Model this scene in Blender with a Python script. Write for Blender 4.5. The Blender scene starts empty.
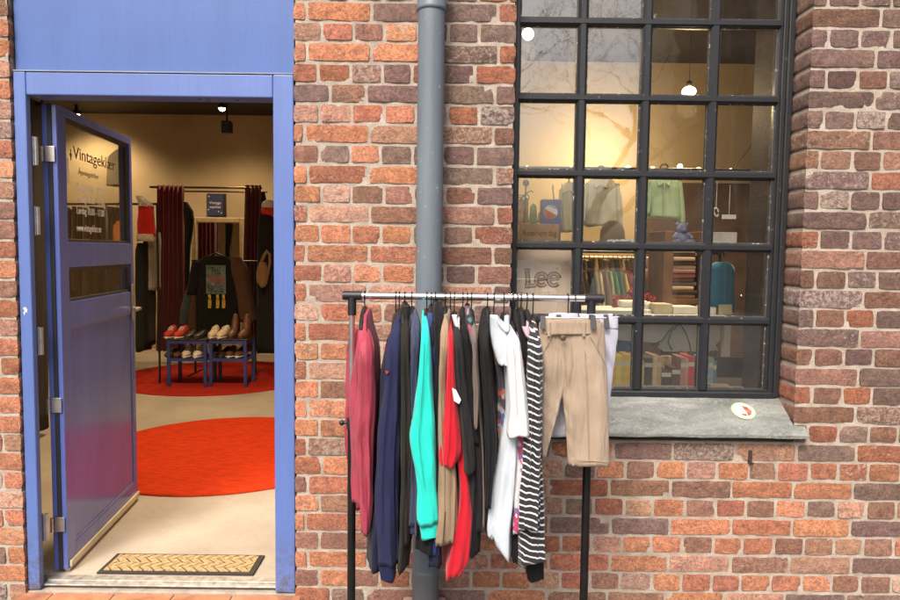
import bpy, bmesh, math, random
from mathutils import Vector, Matrix, noise
R = math.radians
scene = bpy.context.scene
col = scene.collection
rng = random.Random(7)

# ------------------------------------------------------------------ camera
F_PX, TILT, ROLL = 700.0, R(4.0), 0.0125
CAM = Vector((0.0, -3.0, 1.505))
cam_rot = (Matrix.Rotation(R(90) - TILT, 3, 'X') @ Matrix.Rotation(ROLL, 3, 'Z'))
cd = bpy.data.cameras.new('camera'); cam = bpy.data.objects.new('camera', cd); col.objects.link(cam)
cam.matrix_world = Matrix.Translation(CAM) @ cam_rot.to_4x4()
cd.sensor_width = 36.0; cd.lens = F_PX / 900 * 36; cd.clip_start = 0.05; cd.clip_end = 500
scene.camera = cam

def ray(px, py):
    return cam_rot @ Vector(((px - 450) / F_PX, -(py - 300) / F_PX, -1.0))
def P(px, py, Y):                       # point of the photograph on the vertical plane y = Y
    d = ray(px, py); t = (Y - CAM.y) / d.y
    return CAM + d * t
def PZ(px, py, z):                      # point of the photograph on the level z
    d = ray(px, py); t = (z - CAM.z) / d.z
    return CAM + d * t
def PXp(px, py, org, nrm):              # on any plane
    d = ray(px, py); t = (org - CAM).dot(nrm) / d.dot(nrm)
    return CAM + d * t

# ------------------------------------------------------------------ objects
WL = {}
def tag(o, label=None, cat=None, group=None, kind=None):
    if label: o['label'] = label
    if cat: o['category'] = cat
    if group: o['group'] = group
    if kind: o['kind'] = kind
    return o
def thing(name, label, cat, loc=(0, 0, 0), group=None):
    o = bpy.data.objects.new(name, None); col.objects.link(o)
    o.empty_display_size = .05
    o.location = loc; WL[o] = Vector(loc)
    return tag(o, label, cat, group)
def link(name, me, mat, parent=None, base=None):
    if mat is not None and len(me.materials) == 0: me.materials.append(mat)
    o = bpy.data.objects.new(name, me); col.objects.link(o)
    if parent is not None:
        o.parent = parent; L = WL[parent]; WL[o] = L
        me.transform(Matrix.Translation(-L))
    else:
        if base is None:
            vs = [v.co for v in me.vertices]
            base = Vector((sum(v.x for v in vs) / len(vs), sum(v.y for v in vs) / len(vs), min(v.z for v in vs)))
        base = Vector(base)
        me.transform(Matrix.Translation(-base)); o.location = base; WL[o] = base
    return o

class MB:
    def __init__(s): s.v = []; s.f = []; s.sm = []
    def add(s, vs, fs, smooth=False):
        b = len(s.v); s.v += [Vector(v) for v in vs]
        s.f += [tuple(i + b for i in f) for f in fs]; s.sm += [smooth] * len(fs); return s
    def box(s, lo, hi, M=None, bev=0.0):
        x0, y0, z0 = lo; x1, y1, z1 = hi
        if bev <= 0:
            vs = [(x, y, z) for x in (x0, x1) for y in (y0, y1) for z in (z0, z1)]
            fs = [(0, 1, 3, 2), (4, 6, 7, 5), (0, 4, 5, 1), (2, 3, 7, 6), (0, 2, 6, 4), (1, 5, 7, 3)]
        else:
            bm = bmesh.new(); bmesh.ops.create_cube(bm, size=1)
            for v in bm.verts:
                v.co = Vector(((x0 + x1) / 2 + v.co.x * (x1 - x0), (y0 + y1) / 2 + v.co.y * (y1 - y0), (z0 + z1) / 2 + v.co.z * (z1 - z0)))
            bmesh.ops.bevel(bm, geom=bm.edges[:], offset=min(bev, .45 * min(x1 - x0, y1 - y0, z1 - z0)), segments=2, affect='EDGES', profile=.5)
            bm.verts.index_update()
            vs = [v.co.copy() for v in bm.verts]; fs = [tuple(v.index for v in f.verts) for f in bm.faces]; bm.free()
        if M is not None: vs = [M @ Vector(v) for v in vs]
        return s.add(vs, fs)
    def rings(s, rings, cap=True, smooth=True, closed=True):
        n = len(rings[0]); vs = [v for r in rings for v in r]; fs = []
        for i in range(len(rings) - 1):
            for j in range(n if closed else n - 1):
                k = (j + 1) % n
                fs.append((i * n + j, i * n + k, (i + 1) * n + k, (i + 1) * n + j))
        s.add(vs, fs, smooth)
        if cap and closed:
            s.add(rings[0], [tuple(range(n))[::-1]]); s.add(rings[-1], [tuple(range(n))])
        return s
    def tube(s, pts, r, n=10, cap=True):
        pts = [Vector(p) for p in pts]; rr = r if isinstance(r, (list, tuple)) else [r] * len(pts)
        rings = []; up = None
        for i, p in enumerate(pts):
            t = (pts[min(i + 1, len(pts) - 1)] - pts[max(i - 1, 0)]).normalized()
            if up is None: up = t.orthogonal().normalized()
            up = (up - t * up.dot(t))
            up = up.normalized() if up.length > 1e-6 else t.orthogonal().normalized()
            b = t.cross(up)
            rings.append([p + (up * math.cos(a) + b * math.sin(a)) * rr[i] for a in [2 * math.pi * k / n for k in range(n)]])
        return s.rings(rings, cap)
    def lathe(s, prof, org=(0, 0, 0), n=24, M=None):
        rings = [[Vector(org) + Vector((r * math.cos(a), r * math.sin(a), z)) for a in [2 * math.pi * k / n for k in range(n)]] for r, z in prof]
        if M is not None: rings = [[M @ v for v in r] for r in rings]
        return s.rings(rings, True)
    def prism(s, poly, vec):            # flat polygon pushed along vec
        poly = [Vector(p) for p in poly]; vec = Vector(vec); n = len(poly)
        vs = poly + [p + vec for p in poly]
        fs = [tuple(range(n))[::-1], tuple(range(n, 2 * n))] + [(i, (i + 1) % n, n + (i + 1) % n, n + i) for i in range(n)]
        return s.add(vs, fs)
    def ball(s, c, r, n=14, m=9, sc=(1, 1, 1)):
        c = Vector(c); rings = []
        for i in range(m + 1):
            t = math.pi * (0.02 + 0.96 * i / m)
            rings.append([c + Vector((r * sc[0] * math.sin(t) * math.cos(a), r * sc[1] * math.sin(t) * math.sin(a), -r * sc[2] * math.cos(t))) for a in [2 * math.pi * k / n for k in range(n)]])
        return s.rings(rings, True)
    def mesh(s, name):
        me = bpy.data.meshes.new(name); me.from_pydata([tuple(v) for v in s.v], [], s.f)
        me.polygons.foreach_set('use_smooth', s.sm); me.update()
        bm = bmesh.new(); bm.from_mesh(me); bmesh.ops.recalc_face_normals(bm, faces=bm.faces[:]); bm.to_mesh(me); bm.free()
        return me
    def build(s, name, mat, parent=None, base=None): return link(name, s.mesh(name), mat, parent, base)

def lerp(a, b, t): return a + (b - a) * t
def nz(x, y=0., z=0.): return noise.noise(Vector((x, y, z)))

# ------------------------------------------------------------------ materials
class NT:
    def __init__(s, name):
        s.m = bpy.data.materials.new(name); s.m.use_nodes = True; s.t = s.m.node_tree; s.t.nodes.clear()
        s.out = s.n('ShaderNodeOutputMaterial')
    def n(s, k, **kw):
        o = s.t.nodes.new(k)
        for a, b in kw.items(): setattr(o, a, b)
        return o
    def l(s, a, b): s.t.links.new(a, b)
    def sock(s, node, name, val):
        if hasattr(val, 'is_linked') or isinstance(val, bpy.types.NodeSocket): s.l(val, node.inputs[name])
        else: node.inputs[name].default_value = val
    def coord(s, which='Object'):
        return s.n('ShaderNodeTexCoord').outputs[which]
    def mapped(s, vec, scale=(1, 1, 1), rot=(0, 0, 0)):
        m = s.n('ShaderNodeMapping'); s.l(vec, m.inputs['Vector']); m.inputs['Scale'].default_value = scale; m.inputs['Rotation'].default_value = rot
        return m.outputs[0]
    def noise(s, vec, scale, detail=4, rough=.55, dist=0.):
        o = s.n('ShaderNodeTexNoise'); s.l(vec, o.inputs['Vector'])
        o.inputs['Scale'].default_value = scale; o.inputs['Detail'].default_value = detail; o.inputs['Roughness'].default_value = rough; o.inputs['Distortion'].default_value = dist
        return o.outputs['Fac']
    def ramp(s, fac, stops):
        o = s.n('ShaderNodeValToRGB'); s.l(fac, o.inputs[0]); e = o.color_ramp.elements
        while len(e) < len(stops): e.new(.5)
        for i, (p, c) in enumerate(stops):
            e[i].position = p; e[i].color = (c, c, c, 1) if isinstance(c, (int, float)) else (*c, 1)
        return o.outputs[0]
    def mix(s, fac, a, b, mode='MIX'):
        o = s.n('ShaderNodeMix', data_type='RGBA', blend_type=mode)
        for i, v in ((0, fac), (6, a), (7, b)):
            if isinstance(v, bpy.types.NodeSocket): s.l(v, o.inputs[i])
            elif i == 0: o.inputs[0].default_value = v
            else: o.inputs[i].default_value = (*v, 1) if len(v) == 3 else v
        return o.outputs[2]
    def math(s, op, a, b=0., clamp=False):
        o = s.n('ShaderNodeMath', operation=op, use_clamp=clamp)
        for i, v in enumerate((a, b)):
            if isinstance(v, bpy.types.NodeSocket): s.l(v, o.inputs[i])
            else: o.inputs[i].default_value = v
        return o.outputs[0]
    def bump(s, h, strength=.3, dist=.002, normal=None):
        o = s.n('ShaderNodeBump'); s.l(h, o.inputs['Height']); o.inputs['Strength'].default_value = strength; o.inputs['Distance'].default_value = dist
        if normal is not None: s.l(normal, o.inputs['Normal'])
        return o.outputs[0]
    def bsdf(s, color, rough=.6, metal=0., normal=None, **kw):
        o = s.n('ShaderNodeBsdfPrincipled')
        s.sock(o, 'Base Color', color if isinstance(color, bpy.types.NodeSocket) else (*color, 1))
        s.sock(o, 'Roughness', rough); s.sock(o, 'Metallic', metal)
        if normal is not None: s.l(normal, o.inputs['Normal'])
        for k, v in kw.items(): s.sock(o, k.replace('_', ' '), v)
        s.l(o.outputs[0], s.out.inputs[0]); return o

MATS = {}
def mat(name, color, rough=.6, metal=0., var=.12, vscale=8., bump=.15, bscale=90., bdist=.002, **kw):
    if name in MATS: return MATS[name]
    t = NT(name); c = t.coord(); n = t.noise(c, vscale, 5)
    dark = tuple(x * (1 - var * 1.6) for x in color); lite = tuple(min(1, x * (1 + var * 1.3)) for x in color)
    cc = t.ramp(n, [(.3, dark), (.7, lite)])
    nb = t.bump(t.noise(c, bscale, 4), bump, bdist) if bump > 0 else None
    t.bsdf(cc, rough, metal, nb, **kw); MATS[name] = t.m; return t.m

def fabric(name, color, rough=.88, wrinkle=.6, sheen=None, var=.10, fine=700.):
    if sheen is None: sheen = .05 if max(color) < .1 else .2
    if name in MATS: return MATS[name]
    t = NT(name); c = t.coord()
    n1 = t.noise(t.mapped(c, (1, 1, .14)), 20, 4, .5, .6); n2 = t.noise(c, 9, 4)
    w = t.n('ShaderNodeTexWave', wave_type='BANDS', bands_direction='Z'); t.l(c, w.inputs['Vector']); w.inputs['Scale'].default_value = fine / 6; w.inputs['Distortion'].default_value = 1.5
    n4 = t.noise(t.mapped(c, (1.6, 1, .7), (0, R(28), 0)), 34, 4, .5, 1.2)
    h = t.math('ADD', t.math('ADD', n1, t.math('MULTIPLY', n4, .15)), t.math('MULTIPLY', w.outputs['Fac'], .03))
    dark = tuple(x * (1 - var * 1.6) for x in color); lite = tuple(min(1, x * (1 + var * 1.2)) for x in color)
    t.bsdf(t.ramp(n2, [(.3, dark), (.7, lite)]), rough, 0, t.bump(h, wrinkle, .02), Sheen_Weight=sheen, Sheen_Roughness=.5, Specular_IOR_Level=.25)
    MATS[name] = t.m; return t.m

def m_brick():
    t = NT('old_brick'); c = t.coord()
    at = t.n('ShaderNodeAttribute', attribute_name='brick_tone'); base = at.outputs['Color']; al = at.outputs['Alpha']
    n1 = t.noise(c, 26, 6, .65, .4); n2 = t.noise(c, 150, 5, .7); n3 = t.noise(c, 7, 4, .6); n4 = t.noise(c, 55, 5, .75, .6)
    n5 = t.noise(c, 75, 6, .75, .3); n6 = t.noise(t.mapped(c, (.6, 1, 1.4)), 18, 5, .65, .8)
    g = t.ramp(n5, [(.26, .55), (.5, 1.05), (.74, 1.6)])
    cc = t.mix(1., base, t.ramp(n1, [(.28, .66), (.5, 1.0), (.72, 1.3)]), 'MULTIPLY')
    cc = t.mix(1., cc, g, 'MULTIPLY')
    cc = t.mix(t.ramp(n6, [(.50, 0.), (.66, .55)]), cc, t.mix(1., cc, (.62, .66, .80), 'MULTIPLY'))
    cc = t.mix(t.ramp(n6, [(.30, .5), (.44, 0.)]), cc, t.mix(1., cc, (1.35, 1.15, 1.0), 'MULTIPLY'))
    cc = t.mix(t.ramp(n3, [(.52, 0.), (.68, .45)]), cc, t.mix(.6, cc, (.10, .078, .07)))
    cc = t.mix(t.ramp(n2, [(.33, .65), (.45, 0.)]), cc, (.06, .035, .03))                # pits and dark grains
    thr = t.math('ADD', n4, t.math('MULTIPLY', al, .20))
    cc = t.mix(t.ramp(thr, [(.62, 0.), (.76, .6)]), cc, (.54, .47, .40))                # lime and old mortar left on the face
    h = t.math('ADD', t.math('MULTIPLY', n1, .6), t.math('ADD', t.math('MULTIPLY', n2, .4), t.math('MULTIPLY', n5, .8)))
    t.bsdf(cc, .9, 0, t.bump(h, 1., .007), Specular_IOR_Level=.3); return t.m
def m_mortar():
    t = NT('lime_mortar'); c = t.coord()
    n1 = t.noise(c, 14, 5, .6); n2 = t.noise(c, 190, 5, .7); n3 = t.noise(c, 3, 4)
    cc = t.ramp(n1, [(.3, (.37, .305, .24)), (.55, (.52, .45, .375)), (.75, (.62, .56, .485))])
    cc = t.mix(t.ramp(n3, [(.48, 0.), (.66, .45)]), cc, (.42, .345, .285))
    cc = t.mix(t.ramp(n2, [(.34, .5), (.46, 0.)]), cc, (.16, .13, .11))
    t.bsdf(cc, .95, 0, t.bump(t.math('ADD', n2, n1), .8, .006), Specular_IOR_Level=.2); return t.m
def m_paint(name, color, rough=.3, wear=(.30, .3, .32), wearamt=.0, grime=.25, coat=.0, streak=(1, 1, .2), scuff=0.):
    t = NT(name); c = t.coord()
    n1 = t.noise(t.mapped(c, streak), 6, 5, .6); n2 = t.noise(c, 40, 6, .7); n3 = t.noise(c, 2.0, 3)
    cc = t.ramp(n1, [(.3, tuple(x * (1 - grime) for x in color)), (.7, tuple(min(1, x * (1 + grime * .5)) for x in color))])
    if wearamt > 0: cc = t.mix(t.ramp(n2, [(.70 - .1 * wearamt, 0.), (.76 - .1 * wearamt, .9)]), cc, wear)
    nb = t.noise(t.mapped(c, (1, 1, .03)), 130, 4, .6)
    if scuff > 0:                                   # kicked and splashed near the ground
        sz = t.n('ShaderNodeSeparateXYZ'); t.l(c, sz.inputs[0])
        low = t.ramp(t.math('ADD', sz.outputs[2], t.math('MULTIPLY', n1, .25)), [(.10, scuff), (.42, 0.)])
        cc = t.mix(t.math('MULTIPLY', low, t.ramp(n2, [(.44, 0.), (.56, 1.)])), cc, (.10, .095, .10))
    cc = t.mix(t.ramp(nb, [(.35, .14), (.5, 0.)]), cc, tuple(x * .6 for x in color))
    h = t.math('ADD', t.math('ADD', t.math('MULTIPLY', n3, 3.), t.math('MULTIPLY', n2, .3)), t.math('MULTIPLY', nb, .25))
    rr = t.ramp(n1, [(.3, min(1, rough * 1.25)), (.7, rough * .8)])
    t.bsdf(cc, rr, 0, t.bump(h, .18, .006), Coat_Weight=coat, Coat_Roughness=.12); return t.m
def m_glass(name, ior=1.5, dust=.02, wav=.25, tint=(.93, .95, .94)):
    t = NT(name); c = t.coord()
    b = t.bump(t.noise(c, 3.5, 2), wav, .02)
    b2 = t.bump(t.noise(c, 30, 3), wav * .25, .003, b)
    fr = t.n('ShaderNodeFresnel'); ge = t.n('ShaderNodeNewGeometry')
    io = t.math('ADD', t.math('MULTIPLY', ge.outputs['Backfacing'], 1 / ior - ior), ior); t.l(io, fr.inputs['IOR'])          # the way out bends like the way in
    t.l(b2, fr.inputs['Normal'])
    tr = t.n('ShaderNodeBsdfTransparent'); tr.inputs[0].default_value = (*tint, 1)
    gl = t.n('ShaderNodeBsdfGlossy'); gl.inputs['Roughness'].default_value = .015; t.l(b2, gl.inputs['Normal'])
    mx = t.n('ShaderNodeMixShader'); t.l(fr.outputs[0], mx.inputs[0]); t.l(tr.outputs[0], mx.inputs[1]); t.l(gl.outputs[0], mx.inputs[2])
    df = t.n('ShaderNodeBsdfDiffuse'); df.inputs[0].default_value = (.55, .53, .5, 1)
    d = t.math('ADD', t.ramp(t.noise(t.mapped(c, (1, 1, .35)), 9, 6, .7), [(.45, dust * .4), (.75, dust * 2.6)]),
               t.ramp(t.noise(c, 160, 3, .8), [(.70, 0.), (.78, dust * 5)]))
    m2 = t.n('ShaderNodeMixShader'); t.l(d, m2.inputs[0]); t.l(mx.outputs[0], m2.inputs[1]); t.l(df.outputs[0], m2.inputs[2])
    t.l(m2.outputs[0], t.out.inputs[0]); return t.m
def m_emit(name, color, strength):
    t = NT(name); e = t.n('ShaderNodeEmission'); e.inputs[0].default_value = (*color, 1); e.inputs[1].default_value = strength
    t.l(e.outputs[0], t.out.inputs[0]); return t.m
def m_stripe():
    t = NT('striped_jersey'); c = t.coord(); sx = t.n('ShaderNodeSeparateXYZ'); t.l(c, sx.inputs[0])
    n = t.noise(t.mapped(c, (2.2, 1, .6)), 8, 3)
    z = t.math('ADD', sx.outputs[2], t.math('MULTIPLY', n, .034))
    z = t.math('ADD', z, t.math('MULTIPLY', sx.outputs[0], .30))
    f = t.math('FRACT', t.math('MULTIPLY', z, 44.))
    cc = t.mix(t.ramp(f, [(.72, 0.), (.77, 1.)]), (.018, .016, .022), (.72, .71, .70))
    t.bsdf(cc, .9, 0, t.bump(t.noise(t.mapped(c, (1, 1, .3)), 25, 5), .5, .015), Sheen_Weight=.2); return t.m
def m_print(name, base, cols, scale=30.):
    t = NT(name); c = t.coord(); v = t.n('ShaderNodeTexVoronoi'); t.l(c, v.inputs['Vector']); v.inputs['Scale'].default_value = scale
    sp = t.n('ShaderNodeSeparateColor'); t.l(v.outputs['Color'], sp.inputs[0])
    r = t.ramp(sp.outputs[0], [(i / len(cols), k) for i, k in enumerate(cols)])
    t.t.nodes[-1].color_ramp.interpolation = 'CONSTANT'
    cc = t.mix(t.ramp(t.noise(c, 8, 3), [(.48, 0.), (.52, 1.)]), base, r)
    t.bsdf(cc, .9, 0, t.bump(t.noise(c, 25, 5), .4, .012)); return t.m
def m_rug(name, color):
    t = NT(name); c = t.coord(); n1 = t.noise(c, 5, 4); n2 = t.noise(c, 160, 4, .8); n3 = t.noise(t.mapped(c, (1, 4, 1)), 12, 4)
    cc = t.ramp(n3, [(.3, tuple(x * .72 for x in color)), (.7, tuple(min(1, x * 1.15) for x in color))])
    cc = t.mix(t.ramp(n2, [(.3, .55), (.5, 0.)]), cc, tuple(x * .45 for x in color))
    t.bsdf(cc, .97, 0, t.bump(n2, .9, .01), Specular_IOR_Level=.1); return t.m
# ================================================================== brick wall
DX0, DX1 = -1.862, -0.668          # door opening
WX0, WX1, WZ0, WZ1 = 0.262, 1.500, 0.862, 3.06    # window opening
WALL_X0, WALL_X1, WALL_TOP, BOT = -3.6, 3.6, 3.72, -0.13
PITCH, BED0 = 0.0842, 0.520
SILLCUT = 0.690
M_BRICK, M_MORTAR = m_brick(), m_mortar()
ORANGE, RED, BROWN, PURPLE, GREY, PINK, DARK = (.48,.205,.112),(.38,.15,.09),(.28,.145,.10),(.225,.138,.115),(.28,.19,.15),(.43,.235,.165),(.18,.11,.09)
def brick_color(x, z):
    hot = max(0., min(1., (.02 - x) / .40))                    # newer red brick by the door
    if z < .75: hot = max(hot, min(1., (.75 - z) / .22) * (.9 if x < 1.9 else .6))
    if x > 1.52 and z > .62: hot *= .3
    hot += .35 * nz(x * 1.3, 5., z * 2.)
    r = rng.random()
    if r < hot * .95: c = rng.choice([ORANGE, ORANGE, RED, RED, PINK, BROWN])
    else: c = rng.choice([BROWN, BROWN, PURPLE, PURPLE, GREY, PURPLE, RED, PINK if rng.random() < .4 else DARK])
    k = rng.uniform(.82, 1.2) * (1. if hot > .4 else .76); w = rng.choice([0, 0, 0, .2, .5, 1.0]) * rng.random()
    return (c[0] * k, c[1] * k * rng.uniform(.95, 1.05), c[2] * k * rng.uniform(.92, 1.08), w)
BV, BF, BC = [], [], []
def add_brick(x0, x1, z0, z1, deepL, deepR):
    nx = max(6, int((x1 - x0) / .015)); n_z = 5; b0 = len(BV); s = rng.random() * 99
    colr = brick_color((x0 + x1) / 2, (z0 + z1) / 2)
    dy = rng.uniform(-.0035, .0); tx = rng.uniform(-.002, .002); tz = rng.uniform(-.0015, .0015)
    chip = rng.choice([None] * 7 + [(0, 0), (1, 0), (0, 1), (1, 1)]); chd = rng.uniform(.004, .014)
    idx = {}
    def put(i, j, out, y):
        u, v = i / nx, j / n_z
        x, z = lerp(x0, x1, u), lerp(z0, z1, v)
        e = .0030
        if j in (0, n_z): z += nz(x * 14, s, 2 * j) * e + nz(x * 70, s, 3 * j) * .0024
        if i in (0, nx): x += nz(z * 25, s + 9, i) * e + nz(z * 90, s, i) * .002
        if i in (0, nx) and j in (0, n_z): x += .0022 * (1 if i == 0 else -1); z += .002 * (1 if j == 0 else -1)
        if chip and abs(u - chip[0]) < .12 and abs(v - chip[1]) < .3:
            x += (.5 - chip[0]) * chd * .8; z += (.5 - chip[1]) * chd * .9; y += .004
        BV.append((x + out[0], y, z + out[1])); BC.append(colr); return len(BV) - 1
    for j in range(n_z + 1):
        for i in range(nx + 1):
            u, v = i / nx, j / n_z
            y = dy + tx * (u - .5) * 2 + tz * (v - .5) * 2 + nz(u * 4 + s, v * 2, s) * .0024
            if i in (0, nx) or j in (0, n_z): y += .0014
            idx[i, j] = put(i, j, (0, 0), y)
    for j in range(n_z):
        for i in range(nx): BF.append((idx[i, j], idx[i + 1, j], idx[i + 1, j + 1], idx[i, j + 1]))
    ring = [(i, 0) for i in range(nx)] + [(nx, j) for j in range(n_z)] + [(i, n_z) for i in range(nx, 0, -1)] + [(0, j) for j in range(n_z, 0, -1)]
    depths = [.034] if not (deepL or deepR) else [.06, .12, .178]
    prev = []                                       # own vertices, so the arris stays sharp
    for p in ring:
        BV.append(BV[idx[p]]); BC.append(colr); prev.append(len(BV) - 1)
    for d in depths:
        cur = []
        for (i, j) in ring:
            yy = d if (deepL and i < nx / 2) or (deepR and i > nx / 2) or d == .034 else .034 + d * .02
            v = put(i, j, (0, 0), yy); cur.append(v)
        for k in range(len(ring)):
            k2 = (k + 1) % len(ring); BF.append((prev[k], cur[k], cur[k2], prev[k2]))
        prev = cur
k0, k1 = int((BOT - BED0) / PITCH) - 1, int((WALL_TOP - BED0) / PITCH)
for k in range(k0, k1):
    zb = BED0 + k * PITCH; zj = .0070
    z0, z1 = zb + zj, zb + PITCH - zj
    stretcher = k % 2 == 1; pit = .266 if stretcher else .133
    segs = [(WALL_X0, WALL_X1)]
    def cut(a, b):
        global segs
        o = []
        for s0, s1 in segs:
            if b <= s0 or a >= s1: o.append((s0, s1)); continue
            if s0 < a: o.append((s0, a))
            if b < s1: o.append((b, s1))
        segs = o
    cut(DX0, DX1)
    if zb + PITCH > SILLCUT + .012 and zb + PITCH * .5 < WZ1: cut(WX0, WX1)
    for s0, s1 in segs:
        ph = .978 + (0 if stretcher else .058) + rng.uniform(-.008, .008)
        j0 = math.floor((s0 - ph) / pit); xs = [s0]
        x = ph + (j0 + 1) * pit
        while x < s1:
            if x - xs[-1] > .045 and s1 - x > .045: xs.append(x + rng.uniform(-.006, .006))
            x += pit
        xs.append(s1)
        for a, b in zip(xs[:-1], xs[1:]):
            if b - a > .30: mid = (a + b) / 2; parts_ = [(a, mid), (mid, b)]
            else: parts_ = [(a, b)]
            for p, q in parts_:
                jl = 0 if p in (DX0, DX1, WX0, WX1) else .0070; jr = 0 if q in (DX0, DX1, WX0, WX1) else .0070
                add_brick(p + jl, q - jr, z0 + rng.uniform(-.0025, .0025), z1 + rng.uniform(-.0025, .0025), p in (WX1, DX1), q == WX0)
wall = thing('brick_wall', 'old wall of orange, brown and purplish bricks around the blue door and black window', 'wall', (0, 0, BOT))
me = bpy.data.meshes.new('brick_courses'); me.from_pydata(BV, [], BF)
a = me.attributes.new('brick_tone', 'FLOAT_COLOR', 'POINT'); a.data.foreach_set('color', [c for q in BC for c in q])
me.polygons.foreach_set('use_smooth', [True] * len(me.polygons)); me.update()
link('brick_courses', me, M_BRICK, wall)
# mortar skin and core
def in_open(x, z):
    return DX0 - .004 < x < DX1 + .004 or (WX0 - .004 < x < WX1 + .004 and SILLCUT < z < WZ1 + .004)
mv, mf, mi = [], [], {}
xs = sorted(set([round(WALL_X0 + i * .022, 4) for i in range(int((WALL_X1 - WALL_X0) / .022) + 1)] + [DX0 - .006, DX1 + .006, WX0 - .006, WX1 + .006]))
zs = sorted(set([round(BOT - .05 + i * .022, 4) for i in range(int((WALL_TOP - BOT + .05) / .022) + 1)] + [SILLCUT, WZ1 + .006]))
for j, z in enumerate(zs):
    for i, x in enumerate(xs):
        mi[i, j] = len(mv); mv.append((x, 0.0036 + nz(x * 20, 3, z * 20) * .0036 + nz(x * 60, 7, z * 60) * .0025, z))
for j in range(len(zs) - 1):
    for i in range(len(xs) - 1):
        if not in_open((xs[i] + xs[i + 1]) / 2, (zs[j] + zs[j + 1]) / 2): mf.append((mi[i, j], mi[i + 1, j], mi[i + 1, j + 1], mi[i, j + 1]))
me = bpy.data.meshes.new('mortar_joints'); me.from_pydata(mv, [], mf); me.polygons.foreach_set('use_smooth', [True] * len(mf)); me.update()
link('mortar_joints', me, M_MORTAR, wall)
WT = .50
core = MB()
core.box((WALL_X0, .016, BOT - .05), (DX0 - .006, .060, WALL_TOP))
core.box((DX1 + .006, .016, BOT - .05), (WX0 - .006, WT, WALL_TOP))
core.box((WX0 - .0055, .017, BOT - .05), (WX1 + .0055, WT - .002, SILLCUT)); core.box((WX0 - .0055, .175, SILLCUT), (WX1 + .0055, WT - .002, WZ0 - .02))
core.box((WX0 - .0055, .017, WZ1 + .006), (WX1 + .0055, WT - .002, WALL_TOP))
core.box((WX1 + .006, .016, BOT - .05), (WALL_X1, WT, WALL_TOP))
core.build('wall_core', M_MORTAR, wall)
# the dark inner reveals behind the window frame
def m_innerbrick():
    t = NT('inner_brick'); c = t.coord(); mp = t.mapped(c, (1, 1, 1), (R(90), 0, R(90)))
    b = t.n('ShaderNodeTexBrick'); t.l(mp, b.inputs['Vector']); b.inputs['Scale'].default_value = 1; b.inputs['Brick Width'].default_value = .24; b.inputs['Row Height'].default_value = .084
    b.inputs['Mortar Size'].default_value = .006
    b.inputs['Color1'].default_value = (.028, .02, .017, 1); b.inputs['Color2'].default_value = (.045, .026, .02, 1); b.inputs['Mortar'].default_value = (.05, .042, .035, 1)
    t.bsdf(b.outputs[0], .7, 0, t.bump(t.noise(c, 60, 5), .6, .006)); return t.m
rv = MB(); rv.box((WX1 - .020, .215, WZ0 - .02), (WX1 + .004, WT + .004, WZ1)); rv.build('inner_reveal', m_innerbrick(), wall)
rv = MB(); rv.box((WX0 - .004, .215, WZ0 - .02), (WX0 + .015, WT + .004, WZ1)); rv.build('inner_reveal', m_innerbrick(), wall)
# rusty iron hook under the sill and nail holes
M_RUST = mat('rusty_iron', (.09, .05, .035), .8, .3, .4, 40, .5, 200)
hk = P(751, 457, -.012)
h = MB(); h.box((hk.x - .007, -.014, hk.z - .032), (hk.x + .005, .02, hk.z + .028), None, .003); h.tube([(hk.x, -.01, hk.z - .026), (hk.x + .001, -.026, hk.z - .028), (hk.x + .001, -.030, hk.z - .020)], .004, 8)
h.build('hook', M_RUST, wall)

# ================================================================== window
M_STEEL = m_paint('black_window_paint', (.020, .021, .024), .40, (.22, .21, .20), .55, .35)
M_PUTTY = m_paint('old_putty', (.055, .055, .058), .6, (.5, .47, .42), 1.3, .4)
M_GLASS = m_glass('window_glass', 2.2, .007, .06)
win = thing('shop_window', 'black steel window of many small panes looking into the lit shop', 'window', ((WX0 + WX1) / 2, .17, WZ0))
GY = .178
cx = [.297, .572, .857, 1.157, 1.437]          # glass edges / bar centres
rz = [.888, 1.204, 1.536, 1.857, 2.190, 2.520, 2.860, 3.03]
fr = MB()
def frame_bar(mb, a, b, w, y0, y1, axis):       # moulded bar with a narrow nose
    # cross-section: w wide at the back, .4 w at the nose
    if axis == 'x':
        (x0, x1), z = (a, b), w[0]; h = w[1] / 2
        mb.prism([(x0, y1, z - h), (x0, y1, z + h), (x0, y0 + .010, z + h), (x0, y0, z + h * .5), (x0, y0, z - h * .5), (x0, y0 + .010, z - h)], (x1 - x0, 0, 0))
    else:
        (z0, z1), x = (a, b), w[0]; h = w[1] / 2
        mb.prism([(x - h, y1, z0), (x + h, y1, z0), (x + h, y0 + .010, z0), (x + h * .5, y0, z0), (x - h * .5, y0, z0), (x - h, y0 + .010, z0)], (0, 0, z1 - z0))
fl, frr, fb = WX0 + .002, WX1 - .003, WZ0 - .0
fr.box((fl, .145, fb), (fl + .016, .212, WZ1 - .002), None, .004); fr.box((fl + .012, .158, fb), (cx[0], .206, WZ1 - .003), None, .004)
fr.box((1.470, .135, fb), (frr, .212, WZ1 - .002), None, .004); fr.box((1.452, .150, fb + .001), (1.474, .208, WZ1 - .003), None, .004); fr.box((cx[4], .162, fb + .002), (1.455, .206, WZ1 - .004), None, .003)
fr.box((fl + .010, .140, fb - .018), (frr - .010, .205, fb + .020), None, .006); fr.box((fl + .013, .160, fb + .012), (frr - .013, .207, rz[0] + .004), None, .004)
fr.box((fl + .01, .145, 3.02), (frr - .01, .211, WZ1 - .001), None, .004)
fr.build('window_frame', M_STEEL, win)
for x in cx[1:4]:
    m = MB(); frame_bar(m, rz[0], 3.03, (x, .042), .150, .200, 'z'); m.build('mullion', M_STEEL, win)
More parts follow.
